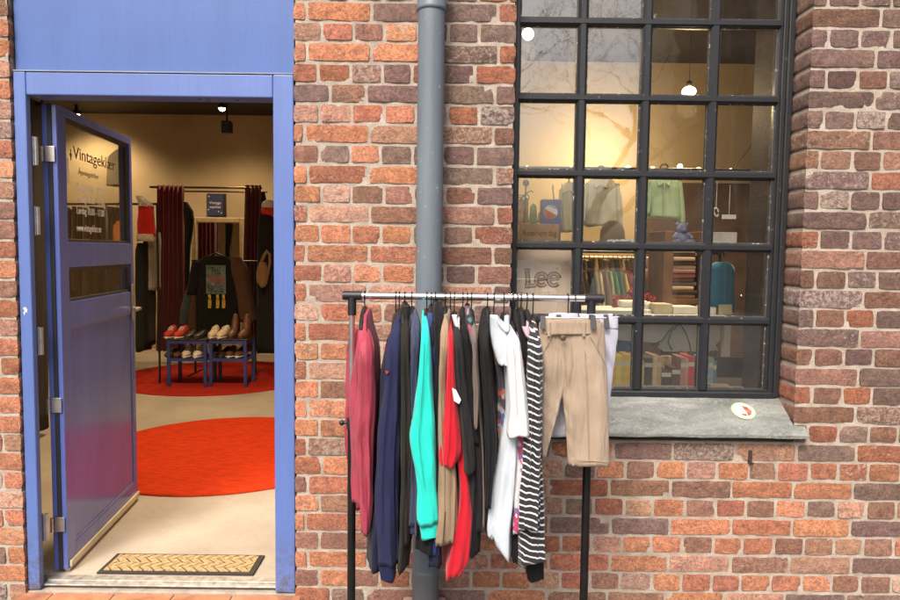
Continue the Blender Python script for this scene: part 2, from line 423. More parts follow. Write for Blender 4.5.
for z in rz[1:7]:
    m = MB(); frame_bar(m, cx[0] - .004, cx[4] + .004, (z, .034), .1475, .2005, 'x'); m.build('transom', M_STEEL, win)
for j in range(7):
    for i in range(4):
        xa, xb = cx[i], cx[i + 1]; za, zb = rz[j], rz[j + 1]
        if i: xa += .020
        if i < 3: xb -= .020
        if j: za += .016
        if j < 6: zb -= .016
        t1, t2 = rng.uniform(-.0012, .0012), rng.uniform(-.0012, .0012)
        m = MB(); vs = [(x, GY + dy + t1 * (1 if x == xb else -1) + t2 * (1 if z == zb else -1), z) for dy in (0, .003) for x, z in ((xa - .004, za - .004), (xb + .004, za - .004), (xb + .004, zb + .004), (xa - .004, zb + .004))]
        # keep exact corner order for the tilt
        vs = [(x, GY + dy + t1 * (1 if q in (1, 2) else -1) + t2 * (1 if q in (2, 3) else -1), z) for dy in (0, .003) for q, (x, z) in enumerate(((xa - .004, za - .004), (xb + .004, za - .004), (xb + .004, zb + .004), (xa - .004, zb + .004)))]
        m.add(vs, [(0, 1, 2, 3), (7, 6, 5, 4), (0, 4, 5, 1), (1, 5, 6, 2), (2, 6, 7, 3), (3, 7, 4, 0)]); pane = m.build('pane', M_GLASS, win)
        q = MB(); w = .0065
        for (p0, p1) in (((xa, za), (xb, za + w)), ((xa, zb - w * .7), (xb, zb)), ((xa, za + w), (xa + w * .8, zb - w * .7)), ((xb - w * .8, za + w), (xb, zb - w * .7))):
            q.prism([(p0[0], GY - .0005, p0[1]), (p1[0], GY - .0005, p0[1]), (p1[0], GY - .0005, p1[1]), (p0[0], GY - .0005, p1[1])], (0, -.009, 0))
        q.build('putty', M_PUTTY, pane)

# stone sill
def m_sill():
    t = NT('weathered_sill'); c = t.coord(); n1 = t.noise(t.mapped(c, (.5, 1.6, 1)), 7, 6, .65, .5); n2 = t.noise(c, 70, 5, .75); n3 = t.noise(c, 3, 3)
    cc = t.ramp(n1, [(.3, (.15, .165, .15)), (.5, (.28, .285, .265)), (.7, (.46, .46, .435))])
    cc = t.mix(t.ramp(n3, [(.45, 0.), (.65, .35)]), cc, (.16, .195, .165))
    cc = t.mix(t.ramp(n2, [(.56, 0.), (.68, .7)]), cc, (.55, .54, .50)); cc = t.mix(t.ramp(n2, [(.32, .6), (.44, 0.)]), cc, (.10, .11, .10))
    t.bsdf(cc, .8, 0, t.bump(t.math('ADD', n1, n2), 1., .014)); return t.m
zb_, zf_ = P(650, 393, .165).z, P(700, 433.5, -.05).z
sl = MB(); th = .013
sx0, sx1 = WX0 + .001, WX1 - .001; hx0, hx1 = WX0 - .045, WX1 + .046
def zs_(y): return zb_ + (zf_ - zb_) * ((.165 - y) / .215)
top = []; N = 26
ys_ = [-.052, -.046, -.038, -.030, -.022, -.014, -.007, -.0055] + [.006 + k * .0145 for k in range(11)] + [.163]
vs, fs, nx = [], [], 52
for j, y in enumerate(ys_):
    xa, xb = (hx0, hx1) if y < -.006 else (sx0, sx1)
    for i in range(nx + 1):
        x = lerp(xa, xb, i / nx); yy = y + (nz(x * 9, 1, 1) * .004 if j == 0 else 0)
        vs.append((x, yy, zs_(y) + nz(x * 7, y * 9, 4) * .003 + nz(x * 40, y * 40, 2) * .0012 - (.003 if j == 0 else 0)))
w = nx + 1
for j in range(len(ys_) - 1):
    for i in range(nx): q = j * w + i; fs.append((q, q + 1, q + w + 1, q + w))
sl.add(vs, fs, True)
lowv = [(x, y, z - th) for x, y, z in vs]; sl.add(lowv, [f[::-1] for f in fs], True)
rim = list(range(w)) + [j * w + nx for j in range(1, len(ys_))] + [(len(ys_) - 1) * w + i for i in range(nx - 1, -1, -1)] + [j * w for j in range(len(ys_) - 2, 0, -1)]
k = len(rim); sl.add([vs[r] for r in rim] + [lowv[r] for r in rim], [(i, (i + 1) % k, k + (i + 1) % k, k + i) for i in range(k)], False)
tag(sl.build('window_sill', m_sill()), 'sloping weathered grey-green stone sill below the black window', 'window sill')
# round sticker on the sill
sc = None
d = ray(743, 411.5); o0 = Vector((0, .165, zb_)); nn = Vector((0, -(zf_ - zb_) / .215 * -1, 1)); nn = Vector((0, (zf_ - zb_) / .215, 1)).normalized()
sc = PXp(743, 411.5, o0, nn)
ux = Vector((1, 0, 0)); uy = nn.cross(ux).normalized()
def disc(mb, c, r, n, lift, ax, ay, k=32, th=.0012):
    mb.prism([c + n * lift + ax * (r * math.cos(2 * math.pi * i / k)) + ay * (r * math.sin(2 * math.pi * i / k)) for i in range(k)], n * th)
st = thing('sticker', 'round white and red sticker with a green rim stuck on the grey sill', 'sticker', sc)
b = MB(); disc(b, sc, .052, nn, .0035, ux, uy); b.build('rim', mat('sticker_green', (.42, .62, .33), .5), st)
b = MB(); disc(b, sc, .042, nn, .0049, ux, uy); b.build('face', mat('sticker_white', (.82, .72, .72), .5), st)
b = MB(); b.prism([sc + nn * .0063 + ux * x * .04 + uy * y * .04 for x, y in ((.05, .75), (.6, .5), (.9, -.1), (.6, -.7), (.25, -.85), (.3, -.2), (.1, .2))], nn * .001)
b.prism([sc + nn * .0063 + ux * x * .04 + uy * y * .04 for x, y in ((-.5, -.7), (.1, -.9), (.2, -.6), (-.3, -.5))], nn * .001)
b.build('print', mat('sticker_red', (.45, .12, .06), .5, var=.4, vscale=60), st)

# ================================================================== drainpipe
M_PIPE = m_paint('grey_blue_pipe_paint', (.150, .182, .212), .48, (.42, .43, .42), .7, .28)
px_ = P(428.5, 300, -.088).x; pr = .0545
dp = thing('drainpipe', 'straight grey-blue metal drainpipe running down the brick wall behind the clothes rack', 'drainpipe', (px_, -.088, BOT))
zc = P(428, 11, -.088).z; zl = P(424, 574, -.088).z
m = MB(); n = 40
rings = []
for i in range(60):
    z = lerp(zl, WALL_TOP, i / 59); rings.append([Vector((px_ + (pr + nz(a * 2, z * 3, 1) * .0006) * math.cos(a), -.088 + (pr + nz(a * 2, z * 3, 1) * .0006) * math.sin(a), z)) for a in [2 * math.pi * k / n for k in range(n)]])
m.rings(rings); m.build('pipe', M_PIPE, dp)
m = MB(); m.lathe([(pr + .001, zc - .002), (pr + .005, zc), (pr + .005, zc + .012), (pr + .0035, zc + .016), (pr + .0035, zc + .5), (pr + .001, zc + .5)], (px_, -.088, 0), 40); m.build('collar', M_PIPE, dp)
m = MB(); m.lathe([(pr + .001, BOT - .0), (pr + .0025, BOT), (pr + .0025, zl + .010), (pr + .0035, zl + .012), (pr + .0035, zl + .020), (pr + .001, zl + .028)], (px_, -.088, 0), 40); m.build('boot', m_paint('boot_paint', (.16, .185, .20), .5, (.4, .38, .36), .8, .3), dp)
for zz in (1.0, 3.3):
    m = MB(); m.lathe([(pr + .001, zz - .016), (pr + .006, zz - .015), (pr + .006, zz + .015), (pr + .001, zz + .016)], (px_, -.088, 0), 40); m.box((px_ - .01, -.035, zz - .012), (px_ + .01, .02, zz + .012)); m.build('pipe_clip', M_PIPE, dp)
gb = P(422, 598, -.16)
m = MB(); m.box((px_ - .10, -.26, BOT - .02), (px_ + .09, -.02, .012 - .02), None, .015)
tag(m.build('drain_block', mat('pale_clay', (.48, .33, .27), .8, 0, .2, 14, .5, 60, .006)), 'pale pinkish clay drain block at the foot of the grey pipe', 'drain')

# ================================================================== door
M_BLUE = m_paint('blue_door_paint', (.112, .182, .46), .32, (.26, .32, .50), .12, .12, .15, scuff=.9)
M_BLUEIN = m_paint('blue_leaf_paint', (.115, .165, .50), .18, (.35, .36, .45), .12, .18, .4)
M_ALU = mat('brushed_metal', (.62, .60, .57), .32, .9, .12, 20, .1)
zt0, zt1 = P(150, 97.5, .04).z, P(150, 73.5, .03).z
fr_ = thing('door_frame', 'blue painted door frame with a plain blue panel above the opening', 'door frame', ((DX0 + DX1) / 2, .05, 0))
jl = P(35, 330, .03).x; jr = P(275, 330, .03).x
b = MB(); b.box((DX0 + .004, .012, -.02), (jl, .046, zt1 - .001), None, .005); b.build('left_jamb', M_BLUE, fr_)
b = MB(); b.box((jr, .012, -.02), (DX1 - .004, .125, zt1 - .001), None, .005); b.build('right_jamb', M_BLUE, fr_)
b = MB(); b.box((jl + .0005, .0135, zt0), (jr - .0005, .125, zt1 - .002), None, .005); b.build('head', M_BLUE, fr_)
b = MB(); NXP, NZP = 30, 30; vs = []; fs = []
for j in range(NZP + 1):
    for i in range(NXP + 1):
        x = lerp(DX0 + .006, DX1 - .006, i / NXP); z = lerp(zt1 + .004, WALL_TOP - .02, j / NZP); vs.append((x, .030 + nz(x * 2.2, 3, z * 1.6) * .006, z))
for j in range(NZP):
    for i in range(NXP): a = j * (NXP + 1) + i; fs.append((a, a + 1, a + NXP + 2, a + NXP + 1))
b.add(vs, fs, True); b.box((DX0 + .006, .05, zt1 + .004), (DX1 - .006, .12, WALL_TOP - .02)); b.build('panel', m_paint('blue_panel_paint', (.070, .140, .39), .42, (.26, .32, .50), .0, .10), fr_)
b = MB(); b.box((DX0 + .006, .010, zt1), (DX1 - .006, .06, zt1 + .005)); b.build('drip_strip', mat('dull_strip', (.26, .29, .36), .7), fr_)
# chipped spot on the left jamb
cp = P(25, 311, .0105); b = MB(); b.prism([cp + Vector((x * .012, 0, y * .02)) for x, y in ((-.8, .6), (.1, .9), (.9, .3), (.6, -.5), (.2, -.2), (-.2, -1), (-.7, -.4), (-.1, .1))], (0, .003, 0)); b.build('paint_chip', mat('bare_chip', (.6, .6, .6), .7), fr_)
# threshold and brick-on-edge step
b = MB(); b.box((jl + .002, .062, -.012), (jr - .002, .112, .004), None, .004); b.box((jl + .002, .035, -.014), (jr - .002, .063, -.004), None, .004)
b.build('threshold', mat('dull_metal', (.42, .40, .37), .5, .6, .25, 30, .3), fr_)
stp = thing('door_step', 'step of terracotta tiles in front of the blue door', 'step', ((DX0 + DX1) / 2, -.12, BOT))
b = MB(); b.box((DX0 - .03, -.27, BOT), (DX1 + .03, .012, -.036), None, .004); b.box((DX0 + .003, .009, BOT), (DX1 - .003, .10, -.026)); b.build('step_base', m_mortar(), stp)
M_TILE = mat('terracotta_tile', (.44, .185, .10), .75, 0, .25, 10, .5, 70, .004)
tx = [DX0 - .03] + [P(x, 592, -.03).x for x in (50, 112, 172, 231)] + [DX1 + .03]
for a, c in zip(tx[:-1], tx[1:]):
    b = MB(); b.box((a + .004, -.275, -.06), (c - .004, .006, -.028 + rng.uniform(-.002, .002)), None, .006); b.build('tile', M_TILE, stp)

# door leaf: hinge line near the left jamb, opened inwards a little past square
hin = P(62, 330, .135); hin.z = 0
far = PZ(138, 496, .02); far = Vector((far.x, far.y, 0))
ld = (far - hin); ld.z = 0; LW = ld.length; ld.normalize()
ln = Vector((ld.y, -ld.x, 0))            # faces the passage (to the right)
if ln.x < 0: ln = -ln
def L(u, w, z): return hin + ld * u + ln * w + Vector((0, 0, z))      # w = distance out of the visible face
def lu(px, py):
    q = PXp(px, py, hin, ln); return ((q - hin).dot(ld), q.z)
Mleaf = Matrix(((ld.x, ln.x, 0, hin.x), (ld.y, ln.y, 0, hin.y), (0, 0, 1, 0), (0, 0, 0, 1)))
def lbox(mb, u0, u1, w0, w1, z0, z1, bev=.003): return mb.box((u0, w0, z0), (u1, w1, z1), Mleaf, bev)
TOPZ = zt0 - .012; BZ = .018; TH = .062
door = thing('shop_door', 'blue half-glazed shop door standing open into the shop', 'door', hin)
g1l, g1r = lu(67, 180), lu(130, 190); ztop1 = (lu(67, 122)[1] + lu(130, 141)[1]) / 2; zbot1 = (lu(67, 245)[1] + lu(130, 241)[1]) / 2
ztop2 = (lu(68, 269)[1] + lu(131, 263)[1]) / 2; zbot2 = (lu(68, 303)[1] + lu(131, 291)[1]) / 2
zp1 = (lu(70, 328)[1] + lu(133, 313)[1]) / 2; zp0 = (lu(70, 544)[1] + lu(133, 488)[1]) / 2
u0, u1 = g1l[0], g1r[0]
s = MB()
lbox(s, 0, u0, -TH, 0, BZ, TOPZ); lbox(s, u1, LW, -TH, 0, BZ, TOPZ)
for za, zc2 in ((ztop1, TOPZ - .0005), (ztop2, zbot1), (zp1, zbot2), (BZ + .0005, zp0)): lbox(s, u0 - .0005, u1 + .0005, -TH + .0005, -.0006, za, zc2)
s.build('door_leaf', M_BLUEIN, door)
s = MB(); lbox(s, u0 - .01, u1 + .01, -.046, -.009, zp0 - .01, zp1 + .01, .001); s.build('lower_panel', M_BLUEIN, door)
s = MB()
for a_, b_, c_, d_ in ((u0, u1, zp0, zp0 + .012), (u0, u1, zp1 - .008, zp1), (u0, u0 + .01, zp0 + .012, zp1 - .008), (u1 - .01, u1, zp0 + .012, zp1 - .008)): lbox(s, a_, b_, -.0089, -.003, c_, d_, .002)
s.build('panel_moulding', mat('moulding_edge', (.20, .20, .36), .4), door)
M_DGLASS = m_glass('door_glass', 1.45, .006, .05)
for z0, z1 in ((zbot1, ztop1), (zbot2, ztop2)):
    s = MB(); lbox(s, u0 - .004, u1 + .004, -.034, -.028, z0 - .004, z1 + .004, 0); g = s.build('glass', M_DGLASS, door)
    s = MB()
    for a_, b_, c_, d_ in ((u0, u1, z0, z0 + .014), (u0, u1, z1 - .02, z1), (u0, u0 + .012, z0 + .014, z1 - .02), (u1 - .03, u1, z0 + .014, z1 - .02)): lbox(s, a_, b_, -.0275, -.010, c_, d_, .001)
    s.build('glazing_bead', mat('dark_bead', (.035, .03, .035), .5), g)
s = MB(); lbox(s, .012, LW - .002, .0005, .012, BZ + .006, BZ + .034, .003); lbox(s, .012, LW - .002, -.02, .0004, BZ - .012, BZ - .001, 0)
s.build('kick_strip', mat('cream_kick_strip', (.66, .58, .40), .45), door)
# hinge-side edge: raised seal strip
s = MB(); s.box((-.0065, -TH * .62, BZ), (-.0003, -TH * .34, TOPZ), Mleaf); s.build('edge_seal', mat('black_rubber', (.018, .018, .022), .6), door)
for py in (154, 405, 524):
    q = P(51, py, .13); z = q.z + 0
    s = MB(); s.box((-.0105, -TH * .80, z - .034), (-.0066, -TH * .12, z + .034), Mleaf, .001)
    for k in range(3): s.tube([L(-.012, -TH * .97, z - .033 + k * .022), L(-.012, -TH * .97, z - .033 + k * .022 + .021)], .008, 10)
    s.build('hinge', M_ALU, door)
for py in (152, 221, 340, 524):
    q = P(35.5, py, .09)
    s = MB(); s.box((jl - .02, .047, q.z - .062), (jl + .006, .056, q.z + .062), None, .002); s.tube([(jl + .010, .058, q.z - .06), (jl + .010, .058, q.z + .06)], .009, 12); s.build('hinge_plate', M_ALU, fr_)
hz = lu(139, 300)[1]
s = MB(); lbox(s, LW - .055, LW - .02, .0003, .009, hz - .11, hz + .10, .002)
s.tube([L(LW - .038, .008, hz - .04), L(LW - .038, .045, hz - .04)], .009, 10); s.tube([L(LW - .040, .045, hz - .04), L(LW - .10, .052, hz - .04), L(LW - .145, .05, hz - .042)], .009, 10)
lbox(s, LW + .0003, LW + .004, -.045, -.018, hz - .12, hz + .12, .001)
s.build('handle', M_ALU, door)

def text(body, size, M, mat_, parent, name='lettering', ext=.0006, align='LEFT', sx=1.0):
    cu = bpy.data.curves.new('text', 'FONT'); cu.body = body; cu.size = size; cu.extrude = ext; cu.align_x = align; cu.resolution_u = 3
    to = bpy.data.objects.new('text', cu); col.objects.link(to)
    dg = bpy.context.evaluated_depsgraph_get(); me = bpy.data.meshes.new_from_object(to.evaluated_get(dg))
    bpy.data.objects.remove(to); bpy.data.curves.remove(cu); me.name = name
    me.transform(M @ Matrix.Diagonal((sx, 1, 1, 1)))
    me.materials.clear()
    return link(name, me, mat_, parent)
def leaf_text(body, px, py, h, m_, width):
    u, z = lu(px, py); u1_, _ = lu(px + width, py)
    org = L(u, -.0265, z); M = Matrix(((ld.x, 0, ln.x, org.x), (ld.y, 0, ln.y, org.y), (0, 1, 0, org.z), (0, 0, 0, 1)))
    o = text(body, h, M, m_, door); 
    xs_ = [(v.co + WL[o]).copy() for v in o.data.vertices]; wmax = max((q - org).dot(ld) for q in xs_)
    f = (u1_ - u) / wmax
    for v in o.data.vertices:
        q = v.co + WL[o]; k = (q - org).dot(ld); v.co = q + ld * (k * f - k) - WL[o]
    return o
M_VDARK = mat('dark_vinyl', (.10, .055, .03), .5); M_VWHITE = mat('white_vinyl', (.80, .78, .74), .5)
leaf_text('Vintageklær', 79, 158, .085, M_VDARK, 41)
leaf_text('Åpningstider', 84, 174, .035, M_VDARK, 20)
for body, py, w in (('Torsdag 10.00 - 17.00', 190, 25), ('Fredag 10.00 - 17.00', 201.5, 27), ('Lørdag 10.00 - 17.00', 213.5, 27), ('www.vintageklær.no', 231, 24)): leaf_text(body, 82.5, py, .050, M_VWHITE, w)
q = lu(76.5, 155); c0 = L(q[0], -.0262, q[1]); s = MB()
for r_, z_ in ((.012, 0), (.007, .02), (.007, -.018)): disc(s, c0 + Vector((0, 0, z_)), r_, ln, 0, ld, Vector((0, 0, 1)), 12, .0008)
s.build('emblem', M_VDARK, door)
# paper notices taped to the glass
for (xa, ya, xb, yb), lab in (((66.5, 155, 75, 184), 'notice'),):
    u_a, z_a = lu(xa, ya); u_b, z_b = lu(xb, yb); s = MB(); lbox(s, u_a + .012, u_b, -.0275, -.0262, z_b, z_a, 0)
    s.build('notice', mat('paper', (.72, .70, .62), .8), door)
# ================================================================== clothes rack
RY = -.5
M_BLACK = mat('black_plastic', (.016, .016, .018), .45, 0, .2, 20, .2)
M_BLKTUBE = mat('black_tube', (.012, .011, .011), .35, .2, .2, 20, .1)
M_CHROME = mat('brushed_chrome', (.78, .78, .77), .22, .95, .08, 6, .05)
railz = (P(360, 295, RY).z + P(585, 299, RY).z) / 2
xl, xr = P(352, 330, RY).x, P(584, 540, RY).x + .004
x0r, x1r = P(343.5, 293, RY).x, P(603, 299, RY).x
GZ = BOT
rack = thing('clothes_rack', 'black and chrome clothes rail on wheels standing before the brick wall', 'clothes rack', ((xl + xr) / 2, RY, GZ))
m = MB(); m.tube([(x0r + .06, RY, railz), (x1r - .06, RY, railz)], .0125, 20); m.build('rail', M_CHROME, rack)
for s_, xp, xe in ((-1, xl, x0r), (1, xr, x1r)):
    m = MB(); m.tube([(xe, RY, railz), (xe - s_ * .066, RY, railz)], .0165, 18); m.tube([(xe, RY, railz), (xe + s_ * .003, RY, railz)], .013, 18)
    m.tube([(xp, RY, railz), (xp, RY, railz - .07)], .0155, 18); m.build('corner_joint', M_BLACK, rack)
    jz = P(352, 423, RY).z
    m = MB(); m.tube([(xp, RY, railz - .05), (xp, RY, jz)], .0105, 16); m.build('upper_post', M_CHROME, rack)
    m = MB(); m.tube([(xp, RY, jz + .004), (xp, RY, GZ + .09)], .0150, 18); m.build('lower_post', M_BLKTUBE, rack)
    m = MB(); m.tube([(xp, RY, jz - .022), (xp, RY, jz + .018)], .0185, 18); m.tube([(xp, RY, jz), (xp - .033, RY, jz + .001)], .0055, 10); m.ball((xp - .036, RY, jz), .010)
    m.build('height_clamp', M_BLACK, rack)
    m = MB(); m.tube([(xp, RY - .24, GZ + .075), (xp, RY + .24, GZ + .075)], .0145, 16); m.build('foot_bar', M_BLKTUBE, rack)
    for yy in (-.23, .23):
        m = MB(); m.tube([(xp - .012, RY + yy, GZ + .03), (xp + .012, RY + yy, GZ + .03)], .03, 18); m.tube([(xp, RY + yy, GZ + .045), (xp, RY + yy, GZ + .075)], .008, 10); m.build('castor', M_BLACK, rack)
m = MB(); m.tube([(xl, RY, GZ + .09), (xr, RY, GZ + .09)], .0115, 14); m.build('lower_bar', M_BLKTUBE, rack)

# ------------------------------------------------------------------ garments
def cat(vals, t):
    n = len(vals) - 1; i = min(int(t * n), n - 1); f = t * n - i
    a = vals[max(i - 1, 0)]; b = vals[i]; c = vals[i + 1]; d = vals[min(i + 2, n)]
    return tuple(.5 * (2 * b[k] + (c[k] - a[k]) * f + (2 * a[k] - 5 * b[k] + 4 * c[k] - d[k]) * f * f + (3 * b[k] - a[k] - 3 * c[k] + d[k]) * f ** 3) for k in range(len(b)))
SEED = [0]
def loft(mb, rows, cy, d, shoulder=True, n=40, m=46, amp=.22, k=5, hem=0., top_d=.03, p=.62, wr=.005, soft=False, lean=0.):
    """rows: (z, xl, xr[, dy]) from the top down; a closed cloth tube hung round cy with half-depth d"""
    SEED[0] += 1; sd = SEED[0] * 7.31; rows = [tuple(r) + (0.,) * (4 - len(r)) for r in rows]
    # resample evenly along height by piecewise spans
    zt, zb = rows[0][0], rows[-1][0]; rings = []
    cum = [(r[0] - zt) / (zb - zt) for r in rows]
    for i in range(m + 1):
        t = i / m; j = 0
        while j < len(cum) - 2 and cum[j + 1] < t: j += 1
        f = (t - cum[j]) / max(1e-6, cum[j + 1] - cum[j]); z, xl_, xr_, dy = cat(rows, (j + f) / (len(rows) - 1))
        w = max(.004, (xr_ - xl_) / 2); c = (xl_ + xr_) / 2; z = lerp(zt, zb, t)
        dd = d if not shoulder else min(d, top_d + math.sqrt(max(0, (zt - z) / .13)) * (d - top_d))
        if shoulder and i == 0: dd = top_d * .6
        k_ = 1.
        if soft: k_ = math.sqrt(min(1., .04 + t / .06)); w *= k_; dd *= k_; dy += lean * max(0., 1 - t / .16) ** 2
        ring = []
        for q in range(n):
            a = 2 * math.pi * q / n; ca, sa = math.cos(a), math.sin(a)
            e = amp * (.35 + .65 * t) * (math.sin(k * a + sd + 1.2 * nz(z * 4, sd)) * .6 + math.sin((k * 2 + 1) * a + sd * 2 + 2.0 * nz(z * 5, sd + 9)) * .4)
            x = c + w * math.copysign(abs(ca) ** p, ca) * (1 + e * .45) + nz(a * 1.5 + sd, z * 5, sd) * min(.007, w * .2)
            y = cy + dy + dd * math.copysign(abs(sa) ** p, sa) * (1 + e * .20)
            cr = 1 - abs(nz(x * 34 + z * 1.5 + sd, a * 1.2, z * 1.7 + sd)) * 2; cr2 = 1 - abs(nz(x * 60 - z * 5 + sd, a * 2, z * 4.5 + sd)) * 2
            x += nz(x * 30, y * 25 + sd, z * 9) * wr * .6; y += (cr * .010 + cr2 * .004) * (1 if sa < 0 else -1) * min(1., dd / .05) * (wr / .005)
            zz = z
            if t > .97: zz += hem * (x - c) / w * 1.0 + .006 * math.sin(3 * a + sd)
            ring.append(Vector((x, y, zz)))
        rings.append(ring)
    # inner turn-up so the hem has an edge and the tube reads as hollow cloth
    last = rings[-1]; cc = sum(last, Vector()) / n
    rings.append([v + (cc - v) * .10 + Vector((0, 0, .002)) for v in last]); rings.append([v + (cc - v) * .18 + Vector((0, 0, .05)) for v in last])
    mb.rings(rings, True, True); return mb
def pxrows(tab, Y):
    o = []
    for r in tab:
        py, a, b = r[:3]; A, B = P(a, py, Y), P(b, py, Y); o.append(((A.z + B.z) / 2, A.x, B.x) + tuple(r[3:]))
    return o
M_HANG = mat('black_hanger', (.014, .013, .014), .4, 0, .1, 20, .05)
M_HOOK = mat('dark_wire', (.045, .045, .05), .3, .8, .1, 20, .0)
def hanger(px, zneck, label, ywid=.115, group='hangers on the street rail', drop=.060, tilt=0.):
    x = P(px, 295, RY).x; h = thing('clothes_hanger', label, 'hanger', (x, RY, zneck), group)
    r = .0165; pts = [(x, RY + .010, railz - .010)]
    pts = [(x + tilt * 0, RY - r * math.cos(a), railz + r * math.sin(a)) for a in [R(q) for q in (170, 150, 120, 90, 60, 30, 0, -25)]]
    pts = [(x, RY + r * math.cos(R(q)), railz + r * math.sin(R(q))) for q in (-40, -10, 20, 50, 80, 110, 140, 170, 200)] + [(x + tilt * .5, RY - .008, railz - .03), (x + tilt, RY, zneck + .015), (x + tilt, RY, zneck)]
    m = MB(); m.tube(pts, .0021, 8); m.build('hook', M_HOOK, h)
    m = MB(); m.tube([(x + tilt, RY - ywid, zneck - drop), (x + tilt, RY - ywid * .8, zneck - drop * .66), (x + tilt, RY - .05, zneck - .012), (x + tilt, RY, zneck + .004), (x + tilt, RY + .05, zneck - .012), (x + tilt, RY + ywid * .8, zneck - drop * .66), (x + tilt, RY + ywid, zneck - drop)], [.006, .009, .010, .011, .010, .009, .006], 10)
    m.build('shoulder_bar', M_HANG, h); return h
def garment(name, label, catg, mt, hook_px, parts, hlabel, group='clothes on the street rail', tilt=0.):
    """parts: (part name, centre offset y, half depth, px table, options, material or None)"""
    base = None; objs = []
    ztop = max(P(t[3][0][1], t[3][0][0], RY).z for t in parts)
    x = P(hook_px, 295, RY).x
    g = thing(name, label, catg, (x, RY, ztop - .5), group)
    for pn, oy, d, tab, opt, pm in parts:
        cy = RY + oy; Yf = cy - d * .55
        if pn == 'sleeve': opt = dict(opt, soft=True, lean=-oy * .45)
        m = MB(); loft(m, pxrows(tab, Yf), cy, d, **opt); m.build(pn, pm or mt, g)
    # stitched hem round the bottom of every body, in the cloth's own colour
    pn, oy, d, tab, opt, pm = parts[0]
    sm_ = MB()
    for pn, oy, d, tab, opt, pm in parts:
        if pn != 'sleeve' or oy > 0: continue
        cy = RY + oy; Yf = cy - d * .55; pts = []
        for r in tab[1:-1]:
            q = P(lerp(r[1], r[2], .36), r[0], Yf); pts.append(Vector((q.x, cy - d * 1.03 - .002, q.z)))
        if len(pts) > 2: sm_.tube(pts, .0016, 5)
    if sm_.v: sm_.build('sleeve_seam', mt, g)
    if hlabel: hanger(hook_px, ztop + .004, hlabel, tilt=tilt)
    return g
S = dict(shoulder=False, n=36, m=44, amp=.30, k=4)         # sleeves
B = dict(shoulder=True, amp=.30)
C = dict(shoulder=False, n=26, m=8, amp=.10, k=9, wr=.001)     # cuffs
FR = -.155                                                 # near sleeve, towards the street
BK = .15
# 1 raspberry satin blouse
M_RASP = fabric('raspberry_satin', (.36, .045, .075), .45, .6, .1); M_RASP2 = M_RASP
garment('blouse', 'raspberry pink satin blouse hanging alone at the far left of the rail', 'blouse', M_RASP, 365, [
    ('body', 0, .17, [(311, 363, 367), (325, 358, 369), (345, 356, 373), (380, 350, 375), (430, 350, 374), (470, 351, 371), (499, 353, 368)], B, None),
    ('sleeve', FR, .05, [(331, 358, 369), (350, 356, 372), (390, 356, 374), (430, 354, 373), (470, 357, 372), (500, 359, 371), (534, 361, 369)], S, None),
    ('sleeve', BK, .05, [(328, 352, 366), (350, 347, 362), (400, 345, 360), (445, 345, 359), (490, 352, 361), (508, 354, 362)], S, None)],
    'black hanger carrying the raspberry pink blouse')
# 2 navy jacket and sweater
M_NAVY = fabric('navy_cotton', (.020, .022, .068), .9, .5); M_DNAVY = fabric('dark_navy_nylon', (.012, .014, .034), .6, .6)
garment('jacket', 'blackish navy jacket hanging behind the left side of the navy sweatshirt', 'jacket', M_DNAVY, 396, [
    ('body', .02, .20, [(318, 393, 399), (345, 386, 398), (380, 379, 398), (430, 377, 399), (490, 372, 399), (530, 369, 398), (561, 368, 392)], B, None),
    ('sleeve', .17, .045, [(330, 388, 398), (380, 379, 390), (430, 376, 387), (500, 371, 384), (552, 369, 383)], S, None)],
    'black hanger carrying the blackish navy jacket')
sweat = garment('sweatshirt', 'navy blue sweatshirt with long hanging sleeve and ribbed cuff, left of the olive coat', 'sweatshirt', M_NAVY, 399.5, [
    ('body', 0, .19, [(313, 396, 401), (330, 391, 401), (360, 387, 402), (400, 385, 402), (450, 384, 402), (500, 382, 401), (535, 382, 400)], B, None),
    ('sleeve', FR, .052, [(322, 391, 401), (345, 387, 400), (385, 384, 400), (430, 378, 397), (480, 375, 396), (530, 375, 396), (566, 377, 397)], S, None),
    ('cuff', FR, .040, [(565, 378, 396.5), (572, 379, 396), (580, 380, 396)], C, fabric('navy_rib', (.012, .015, .05), .95, .3)),
    ('sleeve', BK, .05, [(330, 392, 401), (380, 394, 404), (430, 394, 404), (470, 393, 402), (500, 390, 398)], S, None)],
    'black hanger carrying the navy blue sweatshirt')
lg = P(387, 372.5, RY + FR - .050); m = MB(); m.prism([lg + Vector((x * .006, 0, z * .006)) for x, z in ((-1, .8), (0, .3), (1, .9), (.7, -.2), (.2, -.9), (-.6, -.6))], (0, .006, 0)); m.build('badge', fabric('red_badge', (.45, .03, .06)), sweat)
# 3 olive-black coat
M_OLIVE = fabric('olive_black_wool', (.022, .019, .015), .95, .45)
garment('coat', 'long olive black coat hanging between two navy garments', 'coat', M_OLIVE, 405, [
    ('body', 0, .19, [(310, 402, 408), (325, 399, 409), (360, 399, 410), (400, 400, 413), (450, 400, 413), (500, 400, 411), (563, 397, 409)], B, None),
    ('sleeve', FR + .01, .045, [(320, 400, 409), (360, 401, 410), (420, 402, 412), (480, 402, 411), (545, 400, 409)], S, None),
    ('collar', -.03, .06, [(306, 401, 409), (314, 399, 410), (324, 400, 409)], dict(C, shoulder=False), None)],
    'black hanger carrying the long olive black coat')
